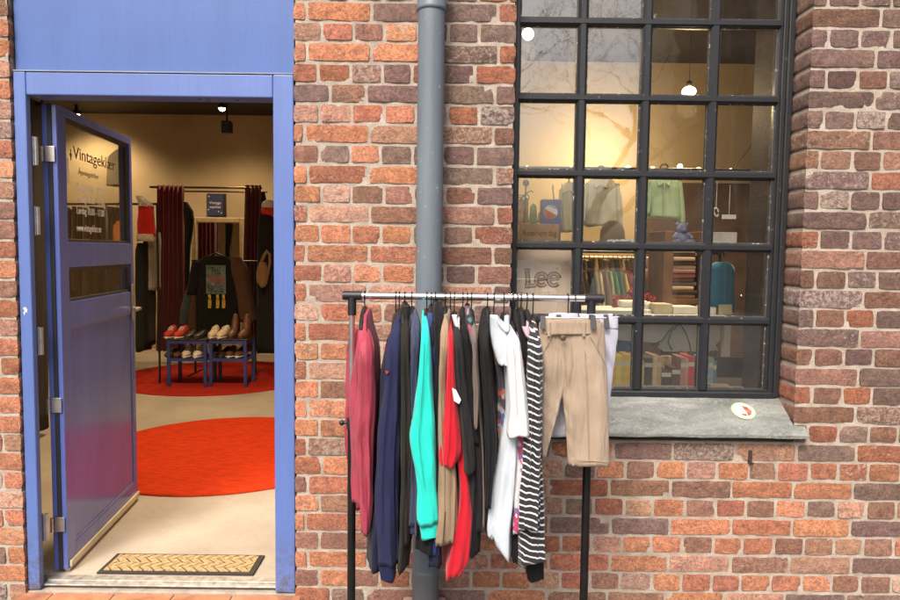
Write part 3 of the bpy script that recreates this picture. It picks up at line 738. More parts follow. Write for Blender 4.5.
# 4 violet-navy bomber
M_VNAVY = fabric('slate_violet_cotton', (.045, .05, .10), .8, .6)
garment('jacket', 'slate violet jacket hanging between the olive coat and the turquoise sweater', 'jacket', M_VNAVY, 412, [
    ('body', 0, .18, [(311, 409, 415), (330, 409, 419), (360, 411, 419), (400, 412, 420), (460, 409, 419), (500, 408, 419), (528, 407, 420)], B, None),
    ('sleeve', FR + .02, .045, [(318, 410, 419), (345, 411, 419), (385, 409, 417), (430, 410, 418), (480, 408, 417), (524, 407, 416)], S, None)],
    'black hanger carrying the slate violet jacket')
# 5 turquoise sweatshirt
M_TURQ = fabric('turquoise_fleece', (.018, .62, .52), .92, .45, .2, .05)
garment('sweatshirt', 'bright turquoise sweatshirt with ribbed cuff hanging near the drainpipe', 'sweatshirt', M_TURQ, 427, [
    ('body', .01, .18, [(313, 421, 428), (330, 420, 429), (370, 419, 432), (410, 419, 435), (460, 420, 437), (500, 421, 438), (520, 422, 438)], B, None),
    ('sleeve', FR - .01, .055, [(319, 421, 428), (340, 421, 430), (375, 418, 432), (410, 413, 434), (432, 409, 435), (452, 411, 436), (485, 417, 437), (524, 416, 439)], dict(S, amp=.14), None),
    ('cuff', FR - .01, .040, [(523, 418, 438), (531, 419, 438), (538, 420, 437.5)], C, None)],
    'pale wooden tipped hanger carrying the turquoise sweatshirt')
# 6 royal blue
M_ROYAL = fabric('royal_blue_cotton', (.022, .045, .19), .85, .5); M_INK = fabric('ink_navy', (.014, .016, .045), .9, .4)
garment('sweatshirt', 'royal blue sweatshirt hanging between the turquoise sweater and the black jacket', 'sweatshirt', M_ROYAL, 431.5, [
    ('body', 0, .18, [(309, 428, 434), (325, 427, 435), (360, 428, 437), (400, 429, 438), (460, 430, 440), (520, 427, 441), (548, 424, 441)], B, None),
    ('sleeve', FR + .03, .045, [(318, 428, 435), (350, 429, 436), (400, 431, 438), (460, 431, 440), (520, 430, 441), (567, 429, 441)], S, M_INK)],
    'black hanger carrying the royal blue sweatshirt')
# 7 black jacket with round shoulders
M_BLACKC = fabric('black_cotton', (.007, .0065, .007), .9, .5); M_BLACKW = fabric('washed_black', (.014, .0135, .015), .92, .5)
garment('jacket', 'black jacket with round padded shoulder left of the beige jacket', 'jacket', M_BLACKC, 435.5, [
    ('body', 0, .19, [(304, 433, 440), (315, 432, 444), (350, 433, 445), (400, 433, 444), (450, 433, 444), (505, 418, 440), (545, 415, 438)], B, None),
    ('sleeve', FR + .035, .05, [(311, 433, 442), (335, 434, 442), (380, 435, 443), (440, 436, 444), (520, 430, 441)], S, None)],
    'black hanger carrying the round shouldered black jacket')
# 8 beige jacket
M_BEIGE = fabric('beige_twill', (.31, .215, .135), .85, .55)
g = garment('jacket', 'beige twill jacket with zipped sleeve end left of the red hoodie', 'jacket', M_BEIGE, 445.5, [
    ('body', .01, .19, [(311, 443, 450), (325, 440, 450), (350, 439, 449), (400, 439, 450), (450, 438, 455), (500, 438, 458), (530, 440, 458)], B, None),
    ('sleeve', FR, .05, [(318, 441, 450), (345, 439, 448), (390, 438, 446), (440, 438, 449), (470, 438, 456), (510, 437, 457), (544, 435, 455)], S, None)],
    'black hanger carrying the beige twill jacket')
zp = [P(445 - (y - 512) * .06, y, RY + FR - .052) for y in (512, 520, 530, 540)]
m = MB(); m.tube(zp, .0018, 6); m.box((zp[3].x - .003, zp[3].y - .004, zp[3].z - .012), (zp[3].x + .003, zp[3].y, zp[3].z)); m.build('zip', mat('dark_zip', (.10, .06, .03), .5, .3), g)
# 9 red hoodie
M_RED = fabric('red_fleece', (.53, .008, .022), .9, .5, .2, .06)
g = garment('hoodie', 'bright red hoodie with bunched hem between the beige and dark grey garments', 'hoodie', M_RED, 450.5, [
    ('body', -.005, .19, [(321, 447, 453), (340, 447, 454), (370, 447, 457), (410, 449, 463), (440, 452, 467), (480, 458, 472), (520, 454, 473), (552, 446, 470), (570, 443, 462)], dict(B, hem=.004), None),
    ('sleeve', FR - .02, .05, [(328, 447, 453), (360, 447, 455), (395, 446, 458), (425, 443, 461), (450, 440, 462), (462, 440, 458), (467, 443, 452)], S, None)],
    'black hanger carrying the bright red hoodie')
t_ = [P(x, y, RY + FR - .075) for x, y in ((452, 388), (456, 390), (461, 400), (459, 404), (454, 401))]
m = MB(); m.prism(t_, (0, .004, 0)); m.build('price_tag', mat('white_tag', (.82, .81, .80), .7), g)
# 10 dark grey shirt
M_CHAR = fabric('charcoal_jersey', (.024, .023, .025), .95, .5)
g = garment('shirt', 'charcoal shirt with white collar right of the red hoodie', 'shirt', M_CHAR, 454.5, [
    ('body', .0, .18, [(318, 452, 458), (340, 453, 462), (380, 455, 465), (420, 459, 469), (460, 462, 475), (500, 463, 476), (540, 463, 474)], B, None),
    ('sleeve', FR - .01, .05, [(326, 453, 460), (350, 454, 463), (390, 456, 467), (430, 460, 472), (455, 463, 474), (473, 463, 475)], S, None),
    ('collar', -.09, .04, [(316, 452, 457), (324, 454, 459), (334, 457, 460)], C, fabric('white_rib', (.72, .72, .70), .9, .3))],
    'black hanger carrying the charcoal shirt with white collar')
# 11 black tops
garment('t_shirt', 'plain black t-shirt hanging right beside the charcoal shirt', 't-shirt', M_BLACKC, 463, [
    ('body', .01, .19, [(312, 460, 466), (335, 460, 469), (380, 464, 474), (430, 467, 480), (480, 469, 482), (548, 467, 480)], B, None),
    ('sleeve', FR + .01, .05, [(322, 461, 467), (360, 463, 471), (410, 466, 477), (445, 469, 480)], S, None)],
    'black hanger carrying the plain black t-shirt')
M_PAT = m_print('flowered_cloth', (.10, .09, .09), [(.45, .10, .16), (.10, .25, .20), (.55, .5, .45), (.05, .05, .07)], 60)
garment('blouse', 'dark flowered blouse with pink and green print at its collar', 'blouse', M_BLACKW, 467.5, [
    ('body', .0, .18, [(318, 465, 471), (345, 466, 474), (390, 468, 478), (440, 470, 482), (500, 472, 483), (525, 472, 482)], B, None),
    ('collar', -.08, .06, [(308, 465, 471), (322, 466, 474), (340, 469, 474), (352, 471, 474)], C, M_PAT)],
    'black hanger carrying the dark flowered blouse')
M_TAUPE = fabric('taupe_knit', (.16, .12, .10), .9, .5)
garment('cardigan', 'narrow taupe cardigan squeezed between black tops in the middle of the rail', 'cardigan', M_TAUPE, 471.5, [
    ('body', .02, .18, [(314, 469, 475), (340, 471, 478), (390, 473, 481), (440, 475, 484), (490, 477, 486), (518, 478, 485)], B, None),
    ('sleeve', FR - .02, .04, [(325, 471, 477), (360, 473, 478), (400, 473, 479), (428, 474, 478)], S, None)],
    'black hanger carrying the narrow taupe cardigan')
M_BLACKP = fabric('black_viscose', (.008, .0075, .009), .7, .6)
garment('jacket', 'long black jacket hanging directly left of the white t-shirt', 'jacket', M_BLACKP, 487.5, [
    ('body', .02, .19, [(311, 484, 491), (330, 481, 492), (365, 480, 494), (420, 482, 498), (470, 483, 496), (512, 481, 493)], B, None),
    ('sleeve', FR + .0, .05, [(318, 482, 490), (350, 480, 490), (400, 483, 494), (440, 485, 497), (475, 486, 494), (509, 485, 491)], S, None)],
    'black hanger carrying the long black jacket')
# printed tee behind the white ones
M_ORPR = m_print('orange_blue_print', (.05, .04, .06), [(.50, .14, .04), (.06, .09, .22), (.28, .26, .25), (.40, .07, .04)], 45)
garment('t_shirt', 'dark t-shirt with orange and blue print peeking out left of the white t-shirt', 't-shirt', M_ORPR, 494, [
    ('body', .03, .18, [(319, 491, 497), (345, 491, 502), (380, 494, 508), (420, 494, 508), (450, 492, 507), (478, 492, 505)], B, None)],
    'black hanger carrying the dark printed t-shirt')
# 13 white t-shirts
M_WHITE = fabric('white_jersey', (.70, .70, .715), .9, .5, .15, .04); M_PALE = fabric('pale_blue_white_jersey', (.54, .60, .655), .9, .6, .15, .05)
g = garment('t_shirt', 'large pale bluish white t-shirt with slanting hem', 't-shirt', M_PALE, 504, [
    ('body', -.01, .18, [(324, 494, 508), (340, 497, 516), (360, 503, 519), (400, 505, 520), (437, 499, 519), (480, 491, 517), (515, 486, 514), (544, 486, 513)], dict(B, hem=-.052, top_d=.06), None),
    ('short_sleeve', -.15, .06, [(317, 490.5, 499), (324, 490.5, 506), (335, 491, 512), (348, 493, 517), (358, 496, 518), (367, 499, 517)], dict(C, m=24, amp=.2, k=3, hem=-.035, wr=.003), None),
    ('neckband', -.19, .02, [(319, 496, 500), (324, 497, 503), (329, 500, 508), (332, 504, 510)], C, None)],
    'wide black hanger carrying the pale bluish white t-shirt')
g = garment('t_shirt', 'bright white t-shirt with short square sleeve left of the striped shirt', 't-shirt', M_WHITE, 513, [
    ('body', .01, .18, [(330, 509, 515), (350, 511, 520), (400, 513, 523), (440, 513, 524), (475, 513, 522)], B, None),
    ('sleeve', FR - .03, .055, [(326, 507, 514), (343, 507, 521), (380, 508, 526), (415, 509, 529), (437, 508, 530)], dict(S, amp=.12), None)],
    'black hanger carrying the bright white t-shirt')
M_PKPR = m_print('pink_navy_print', (.62, .60, .64), [(.50, .06, .16), (.05, .05, .16), (.70, .68, .70), (.25, .12, .30)], 50)
garment('t_shirt', 'white t-shirt with pink and navy print showing beneath the bright white sleeve', 't-shirt', M_PKPR, 517.5, [
    ('body', .0, .18, [(332, 515, 521), (360, 515, 524), (420, 514, 525), (460, 513, 524), (505, 511, 521), (528, 511, 519)], B, None)],
    'black hanger carrying the pink and navy printed t-shirt')
# 14 black tops by the striped shirt
garment('t_shirt', 'black top with a small pink neck label beside the striped shirt', 't-shirt', M_BLACKC, 521, [
    ('body', .02, .18, [(312, 517, 525), (330, 518, 530), (370, 519, 531), (430, 517, 531), (500, 513, 528), (557, 511, 523)], B, None),
    ('neck_label', -.145, .012, [(327, 522, 529), (333, 524, 530), (337, 526, 529)], C, fabric('pink_label', (.62, .42, .48), .8, .2))],
    'black hanger carrying the black top with pink neck label')
garment('trousers', 'black trousers with narrow legs ending below the striped shirt', 'trousers', M_BLACKP, 527, [
    ('body', .04, .16, [(314, 523, 532), (345, 525, 536), (400, 524, 540), (480, 522, 543), (530, 523, 543)], B, None),
    ('leg', -.05, .05, [(500, 524, 543), (540, 525, 544), (570, 526, 544), (580, 527, 544)], S, None)],
    'black hanger carrying the narrow black trousers')
# 15 striped shirt
M_STR = m_stripe()
garment('shirt', 'black and white striped long shirt hanging left of the khaki shorts', 'shirt', M_STR, 533, [
    ('body', -.01, .18, [(321, 531, 538), (345, 529, 542), (380, 526, 542), (430, 523, 541), (470, 519, 542), (515, 514, 545), (557, 515, 546)], B, None),
    ('sleeve', FR - .02, .05, [(328, 530, 539), (350, 529, 541), (390, 527, 541), (430, 525, 541), (480, 522, 541), (530, 519, 539)], S, None),
    ('sleeve', BK, .05, [(335, 529, 536), (400, 522, 532), (470, 514, 526), (530, 513, 524), (554, 513, 522)], S, None)],
    'black hanger carrying the striped long shirt')

# ------------------------------------------------------------------ khaki shorts held by a clip hanger, facing the street
M_KHAKI = fabric('khaki_cotton', (.40, .305, .225), .88, .8, .2, .07)
SY = RY - .10
def strip(mb, rows, Y, d, n=44, m=44, amp=.03, sd=0., thin=False):
    rings = []
    rows = pxrows(rows, Y); zt, zb = rows[0][0], rows[-1][0]; cum = [(r[0] - zt) / (zb - zt) for r in rows]
    for i in range(m + 1):
        t = i / m; j = 0
        while j < len(cum) - 2 and cum[j + 1] < t: j += 1
        f = (t - cum[j]) / max(1e-6, cum[j + 1] - cum[j]); _, a_, b_ = lerp_row(rows[j], rows[j + 1], f); z = lerp(zt, zb, t)
        c = (a_ + b_) / 2; w = (b_ - a_) / 2; ring = []; dd = d * min(1, .5 + t * 3.5) if thin else d
        for q in range(n):
            a = 2 * math.pi * q / n; ca, sa = math.cos(a), math.sin(a)
            e = (math.sin(3 * a + sd + 2 * nz(z * 5, sd)) * .6 + math.sin(7 * a + sd + 3 * nz(z * 6, sd + 3)) * .4)
            x = c + w * math.copysign(abs(ca) ** .42, ca); y = Y + dd * math.copysign(abs(sa) ** .8, sa) * (1 + amp * 6 * e)
            y += nz(x * 14, z * 7, 3) * .010 + nz(x * 45, z * 14, 5) * .002 + (1 - abs(nz(x * 16 + z * 9, z * 5, 9)) * 2) * .008
            ring.append(Vector((x, y, z + (.003 * math.sin(4 * a) if i == m else 0))))
        rings.append(ring)
    last = rings[-1]; cc = sum(last, Vector()) / n
    rings.append([v + (cc - v) * .08 for v in last]); rings.append([v + (cc - v) * .15 + Vector((0, 0, .05)) for v in last])
    mb.rings(rings, True, True)
def lerp_row(a, b, f): return tuple(lerp(p, q, f) for p, q in zip(a, b))
sh = thing('shorts', 'khaki beige cotton shorts clipped at the right end of the rail', 'shorts', P(575, 460, SY))
m = MB()
strip(m, [(324, 539, 567), (345, 539, 567), (370, 540, 567), (384, 540, 566), (394, 540, 563), (410, 540.5, 558.5), (430, 541, 553), (457, 541.5, 546)], SY + .001, .020, sd=2.)
strip(m, [(324, 561, 604), (345, 561, 605.5), (370, 561, 607), (392, 562, 608), (420, 565, 608.5), (445, 567, 609), (465, 568, 609.5)], SY - .0005, .021, sd=5.)
m.build('shorts_cloth', M_KHAKI, sh)
m = MB(); strip(m, [(322, 539.5, 603), (328, 539, 604), (334, 539, 604.5)], SY - .001, .024, m=8, sd=1.); m.build('waistband', M_KHAKI, sh)
bt = P(563, 338, SY - .028); m = MB(); m.lathe([(.0005, 0), (.009, 0), (.0105, .002), (.009, .004), (.0005, .0035)], (0, 0, 0), 18, Matrix.Translation(bt) @ Matrix.Rotation(R(90), 4, 'X')); m.build('button', mat('dark_button', (.09, .06, .04), .4), sh)
M_KSEAM = fabric('khaki_seam', (.36, .26, .175), .9, .3)
m = MB(); Yq = SY - .0275
for pl in ([(564, 345), (565, 365), (566, 385), (564, 392)], [(571, 344), (572, 365), (568, 384)], [(590, 336), (598, 350), (605, 362)], [(552, 334), (546, 348), (541, 358)], [(585, 350), (587, 390), (588, 430), (589, 460)], [(569, 459), (589, 461), (608, 462)]):
    m.tube([P(x, y, Yq + .004) for x, y in pl], .0013, 6)
m.build('seams', M_KSEAM, sh)
for a_ in (549, 584):
    m = MB(); p_ = P(a_, 329, SY - .026); m.box((p_.x - .005, p_.y - .002, p_.z - .026), (p_.x + .005, p_.y + .003, p_.z + .024), None, .002); m.build('belt_loop', M_KHAKI, sh)
# white trousers behind
M_LILAC = fabric('lilac_white_cotton', (.56, .55, .64), .88, .5, .15, .04)
wt = thing('skirt', 'lilac white cotton skirt clipped behind the khaki shorts', 'skirt', P(580, 440, SY + .09))
m = MB(); strip(m, [(319, 543, 618), (335, 543, 618), (360, 542, 615), (400, 542, 611), (436, 543, 606)], SY + .085, .016, sd=8.)
m.build('skirt_cloth', M_LILAC, wt)
m = MB(); strip(m, [(317.5, 543.5, 618), (323, 543, 618), (328, 543, 618)], SY + .085, .0185, m=6, sd=8.); m.build('waistband', M_LILAC, wt)
def clip_hanger(pxh, Y, pxa, pxb, pyb, clips, label):
    x = P(pxh, 295, RY).x; za = P(pxa, pyb, Y).z; h = thing('clip_hanger', label, 'hanger', (x, RY, za), 'clip hangers on the street rail')
    pts = [(x, RY + .0165 * math.cos(R(q)), railz + .0165 * math.sin(R(q))) for q in (-40, -10, 20, 50, 80, 110, 140, 170, 200)]
    m = MB(); m.tube(pts + [(x, lerp(RY, Y, .4), railz - .03), (x, Y, za)], .0021, 8); m.build('hook', M_HOOK, h)
    m = MB(); m.tube([P(pxa, pyb, Y), P(pxb, pyb, Y)], .0032, 10); m.build('bar', M_CHROME, h)
    for c in clips:
        q = P(c, pyb + 4, Y); m = MB()
        for s_ in (-1, 1): m.prism([(q.x - .010, q.y + s_ * .030, q.z - .020), (q.x + .010, q.y + s_ * .030, q.z - .020), (q.x + .008, q.y + s_ * .010, q.z + .024), (q.x - .008, q.y + s_ * .010, q.z + .024)], (0, s_ * .004, 0))
        m.tube([(q.x - .011, q.y, q.z + .012), (q.x + .011, q.y, q.z + .012)], .008, 10); m.build('clip', M_BLACK, h)
clip_hanger(575, SY, 541, 606, 318, (542, 592), 'chrome clip hanger holding the khaki shorts')
clip_hanger(568, SY + .085, 545, 619, 317, (558, 605), 'chrome clip hanger holding the lilac white skirt')
# ================================================================== the shop inside
CEIL = 3.45; BKY = 7.4
def m_floor():
    t = NT('shop_floor'); c = t.coord(); n1 = t.noise(c, 2.2, 5, .6); n2 = t.noise(c, 40, 5, .7)
    cc = t.ramp(n1, [(.3, (.35, .305, .25)), (.7, (.50, .445, .37))]); cc = t.mix(t.ramp(n2, [(.3, .4), (.45, 0.)]), cc, (.25, .2, .16))
    cc = t.mix(t.ramp(n2, [(.62, 0.), (.75, .3)]), cc, (.62, .56, .48))
    t.bsdf(cc, .42, 0, t.bump(n2, .15, .003)); return t.m
M_PLASTER = mat('warm_plaster', (.50, .395, .245), .85, 0, .08, 1.5, .3, 25, .01)
M_DARKCEIL = mat('dark_ceiling', (.035, .027, .022), .7, 0, .2, 3, .3, 30)
def slab(name, lo, hi, m_): 
    b = MB(); b.box(lo, hi); return tag(b.build(name, m_), kind='structure')
slab('floor', (-6.2, .113, -.12), (5.8, BKY + .2, 0), m_floor())
slab('wall_inner', (-6.2, .062, .001), (DX0 - .03, .110, CEIL - .001), M_PLASTER)
slab('wall_inner', (WALL_X1 + .001, .44, .001), (5.79, .499, CEIL - .001), M_PLASTER)
slab('ceiling', (-6.2, .128, CEIL), (5.8, BKY + .2, CEIL + .12), M_DARKCEIL)
tag(slab('wall_back', (-6.2, BKY, .001), (5.8, BKY + .12, CEIL - .001), M_PLASTER))
slab('wall_left', (-6.2, .2, .001), (-6.08, BKY - .001, CEIL - .001), M_PLASTER)
slab('wall_partition', (-.52, .502, .001), (-.40, BKY - .001, CEIL - .001), M_PLASTER)
slab('wall_right', (5.68, .502, .001), (5.8, BKY - .001, CEIL - .001), M_PLASTER)
WBY = 4.3
slab('wall_display', (-.399, WBY, .001), (5.679, WBY + .12, CEIL - .001), M_PLASTER)
b = MB(); b.box((-6.07, 4.9, CEIL - .24), (-.53, 5.15, CEIL - .002), None, .01); tag(b.build('ceiling_beam', M_DARKCEIL), 'dark beam crossing under the shop ceiling', 'beam')

# shop lamps; the ceiling spotlights out of view are added to brighten the room
M_WARM = m_emit('lamp_glow', (1.0, .78, .45), 30.); M_FAIRY = m_emit('fairy_glow', (1.0, .75, .38), 9.)
def light(kind, name, loc, energy, color=(1., .72, .42), size=.12, rot=None, spot=None):
    l = bpy.data.lights.new(name, kind); l.energy = energy; l.color = color
    if kind == 'SPOT': l.spot_size = R(spot or 130); l.spot_blend = .7; l.shadow_soft_size = size
    else: l.shadow_soft_size = size
    o = bpy.data.objects.new(name, l); col.objects.link(o); o.location = loc
    if rot: o.rotation_euler = rot
    return o
cl = PZ(222, 106, CEIL - .10)
def ceiling_spot(loc, label, energy, tiltx=0, tilty=0, e2=110):
    x, y, z = loc; t = thing('ceiling_spotlight', label, 'lamp', (x, y, z), 'ceiling spotlights in the shop')
    m = MB(); m.lathe([(.02, .10), (.02, .03), (.052, .02), (.06, -.03), (.05, -.03), (.045, -.012)], (x, y, z), 18); m.build('housing', M_BLACK, t)
    m = MB(); m.ball((x, y, z - .022), .042, 12, 8); m.build('bulb', M_WARM, t)
    light('SPOT', 'spotlight', (x, y, z - .09), energy, rot=(R(tiltx), R(tilty), 0), spot=e2)
LE = 1.0
ceiling_spot((cl.x, cl.y, cl.z), 'lit round spotlight on the dark ceiling above the curtains', 60, 0, 0, 150)
for lx, ly, e, a, b_ in ((-1.75, 2.0, 260, 0, 0), (-4.6, 4.6, 55, 20, 10), (-5.18, 6.8, 60, 20, 0), (-3.0, 3.9, 20, 0, 0)):  # added lamps, out of view, that light the floor and the back wall
    ceiling_spot((lx, ly, CEIL - .10), 'added unseen ceiling spotlight that brightens the shop floor', e, a, b_, 130)
pr_ = P(227, 127, 5.6)
t = thing('speaker', 'small black speaker hung under the shop ceiling', 'speaker', pr_)
m = MB(); m.box((pr_.x - .055, pr_.y - .06, pr_.z - .08), (pr_.x + .055, pr_.y + .06, pr_.z + .07), None, .012); m.build('case', M_BLACK, t)
m = MB(); m.tube([(pr_.x, pr_.y, pr_.z + .07), (pr_.x, pr_.y, CEIL)], .012, 8); m.build('bracket', M_BLACK, t)

# rugs and mat
M_RUGF = m_rug('orange_red_rug', (.70, .055, .012)); M_RUGB = m_rug('red_rug', (.46, .03, .016))
def rug(ya, yb, pxc, name, label, mt, z0=.001):
    a_, b_ = PZ(pxc, ya, 0), PZ(pxc, yb, 0); cy = (a_.y + b_.y) / 2; r = abs(b_.y - a_.y) / 2; cxx = (a_.x + b_.x) / 2
    m = MB(); prof = [(.001, .016), (r * .5, .016), (r * .97, .016), (r - .004, .012), (r, .004), (r - .002, .0)]
    m.lathe([(rr, z) for rr, z in prof], (cxx, cy, z0), 64); return tag(m.build(name, mt), label, 'rug'), cxx, cy, r
_, rx, ry, rr_ = rug(498, 418, 228, 'round_rug', 'large round orange-red rug on the pale shop floor nearest the doorway', M_RUGF)
rug(397, 361.5, 218, 'round_rug', 'round dark red rug under the two blue shoe benches', M_RUGB)
q0, q1, q2, q3 = PZ(88, 578, .0), PZ(265, 577, .0), PZ(264, 557, .0), PZ(100, 558, .0)
mt_ = thing('door_mat', 'coir door mat with black herringbone pattern just inside the doorway', 'door mat', (q0 + q1) / 2)
mx0, mx1, my0, my1 = q0.x + .02, (q1.x + q2.x) / 2 - .025, max(q0.y, .125), q2.y
m = MB(); m.box((mx0, my0, .0005), (mx1, my1, .010), None, .003); m.build('backing', mat('mat_rubber', (.035, .028, .022), .85, 0, .2, 30, .5, 200), mt_)
M_COIR = mat('coir', (.47, .33, .16), .95, 0, .25, 60, .9, 300, .004)
m = MB(); bw = .024; ix0, ix1, iy0, iy1 = mx0 + bw, mx1 - bw, my0 + bw * .7, my1 - bw * .7; rows_ = 4; rh = (iy1 - iy0) / rows_; step = .050
for r_ in range(rows_):
    ya, yb = iy0 + r_ * rh + .002, iy0 + (r_ + 1) * rh - .002; s_ = 1 if r_ % 2 else -1; x = ix0 - .06
    while x < ix1 + .06:
        k = rh * .9; poly = [(x, ya), (x + step - .011, ya), (x + step - .011 + s_ * k, yb), (x + s_ * k, yb)]
        poly = [(min(ix1, max(ix0, px_a)), py_a) for px_a, py_a in poly]
        if max(p[0] for p in poly) - min(p[0] for p in poly) > .012: m.prism([(p[0], p[1], .0098) for p in poly], (0, 0, .0045))
        x += step
m.build('coir_blocks', M_COIR, mt_)

# shoe benches
M_BBLUE = mat('bench_blue', (.035, .055, .22), .4, 0, .15, 10, .1); M_DTOP = mat('bench_top', (.035, .02, .018), .5, 0, .2, 12, .2)
def bench(xa, xb, label):
    a_, b_ = PZ(xa, 387, .018), PZ(xb, 387, .018); y0 = (a_.y + b_.y) / 2; y1 = y0 + .34; X0, X1 = a_.x, b_.x; zt = P(xa, 339, y0).z; zs = P(xa, 359.5, y0).z
    t = thing('shoe_bench', label, 'bench', ((X0 + X1) / 2, (y0 + y1) / 2, .018), 'blue shoe benches on the rug')
    m = MB(); m.box((X0 - .004, y0 - .004, zt - .012), (X1 + .004, y1 + .004, zt), None, .003); m.build('top', M_DTOP, t)
    for xx in (X0, X1 - .034):
        for yy in (y0, y1 - .034): m = MB(); m.box((xx, yy, .018), (xx + .034, yy + .034, zt - .0125), None, .004); m.build('leg', M_BBLUE, t)
    m = MB()
    for zz in (zt - .05, zs - .02):
        m.box((X0 + .034, y0 + .005, zz), (X1 - .034, y0 + .029, zz + .034)); m.box((X0 + .034, y1 - .029, zz), (X1 - .034, y1 - .005, zz + .034))
        m.box((X0 + .005, y0 + .034, zz), (X0 + .029, y1 - .034, zz + .034)); m.box((X1 - .029, y0 + .034, zz), (X1 - .005, y1 - .034, zz + .034))
    m.build('rails', M_BBLUE, t)
    m = MB(); m.box((X0 + .03, y0 + .03, zs - .008), (X1 - .03, y1 - .03, zs + .003)); m.build('shelf', M_DTOP, t)
    return X0, X1, y0, y1, zt, zs + .0145
b1 = bench(166.5, 207, 'left one of the two blue shoe benches on the dark red rug'); b2 = bench(208.5, 247, 'right one of the two blue shoe benches, under the brown boots')
def shoe(mb_u, mb_s, c, ln_=.27, w=.098, h=.095, high=0., yaw=0.):
    """toe towards the street; upper and sole lofts"""
    Mx = Matrix.Translation(c) @ Matrix.Rotation(yaw, 4, 'Z'); N = 14
    secs = [(0., .25, .018), (.06, .62, .035), (.2, .95, .052), (.4, 1., .062), (.58, .86, .085), (.72, .78, .10 + high), (.88, .80, .105 + high), (.97, .62, .10 + high), (1., .3, .06)]
    rings = []; sole = []
    for u, wf, hh in secs:
        y = -ln_ / 2 + u * ln_; hw = w / 2 * wf; H = hh * h / .095 if not high else hh
        rings.append([Mx @ Vector((hw * math.copysign(abs(math.cos(a)) ** .8, math.cos(a)), y, .022 + max(0, math.sin(a)) ** .8 * H)) for a in [2 * math.pi * k / N for k in range(N)]])
        sole.append([Mx @ Vector((hw * 1.06 * math.cos(a), y + (u - .5) * .008, .012 + .012 * math.sin(a))) for a in [2 * math.pi * k / N for k in range(N)]])
    mb_u.rings(rings, True); mb_s.rings(sole, True)
def shoes(x, y, z, label, up, so, name='sneakers', catg='shoes', high=0., h=.095, gap=.105, yaws=(.05, -.08)):
    t = thing(name, label, catg, (x, y, z))
    for i in (0, 1):
        u, s_ = MB(), MB(); shoe(u, s_, Vector((x + (i - .5) * gap, y, z)), high=high, h=h, yaw=yaws[i]); a_ = u.build('shoe', up, t); s_.build('sole', so, a_)
        l = MB()
        if name == 'sneakers':
            for k in range(4):
                q = Matrix.Translation(Vector((x + (i - .5) * gap, y, z))) @ Matrix.Rotation(yaws[i], 4, 'Z'); yy = -.035 + k * .018; zz = .075 + k * .011
                l.tube([q @ Vector((-.026, yy, zz - .006)), q @ Vector((0, yy - .004, zz + .012)), q @ Vector((.026, yy, zz - .006))], .0035, 6)
            l.build('laces', M_LACE, a_)
    return t
M_LACE = mat('lace_white', (.7, .68, .62), .9); M_SOLEW = mat('white_sole', (.72, .69, .62), .6); M_SOLED = mat('dark_sole', (.05, .035, .03), .6)
M_REDS = mat('red_suede', (.42, .03, .02), .9, 0, .2); M_CRS = mat('cream_canvas', (.62, .5, .33), .85, 0, .3, 30); M_WHS = mat('white_leather', (.66, .6, .52), .5); M_BRS = mat('brown_leather', (.13, .055, .03), .45, 0, .3, 20); M_DKS = mat('dark_leather', (.03, .02, .018), .4)
def bx(b, px): return P(px, 340, b[2] + .12).x
shoes(bx(b1, 175), b1[2] + .15, b1[4], 'red sneakers standing on the left blue bench', M_REDS, M_SOLEW, gap=.115)
shoes(bx(b1, 195), b1[2] + .15, b1[4], 'flat dark sandals between the red and the cream sneakers', M_DKS, M_SOLED, 'sandals', h=.05)
shoes(bx(b2, 218), b2[2] + .15, b2[4], 'cream flowered sneakers on the right blue bench', M_CRS, M_SOLEW)
shoes(bx(b2, 238), b2[2] + .16, b2[4], 'tall brown leather boots on the right blue bench', M_BRS, M_SOLED, 'boots', 'boots', high=.13, gap=.12)
shoes(bx(b1, 193), b1[2] + .15, b1[5], 'white sneakers on the lower shelf of the left blue bench', M_WHS, M_SOLEW, gap=.13)
shoes(bx(b1, 174), b1[2] + .17, b1[5], 'flat brown slippers on the lower shelf beside white sneakers', M_BRS, M_SOLED, 'slippers', h=.05)
shoes(bx(b2, 219), b2[2] + .16, b2[5], 'small black shoes on the lower shelf of the right blue bench', M_DKS, M_SOLED, 'leather_shoes', h=.07)
shoes(bx(b2, 235), b2[2] + .16, b2[5], 'brown walking shoes on the lower shelf of the right blue bench', M_BRS, M_SOLEW, 'leather_shoes', h=.08)

def igarm(name, label, catg, mt, Y, tab, d=.12, group=None, extra=(), n=22, m=16, **opt):
    t = thing(name, label, catg, P((tab[0][1] + tab[0][2]) / 2, tab[-1][0], Y), group)
    o = dict(shoulder=False, n=n, m=m, amp=.22, k=5); o.update(opt)
    b = MB(); loft(b, pxrows(tab, Y), Y, d, **o); b.build('body', mt, t)
    for pn, oy, tb, dd, pm in extra:
        b = MB(); loft(b, pxrows(tb, Y + oy), Y + oy, dd, **dict(o, k=4)); b.build(pn, pm or mt, t)
    return t
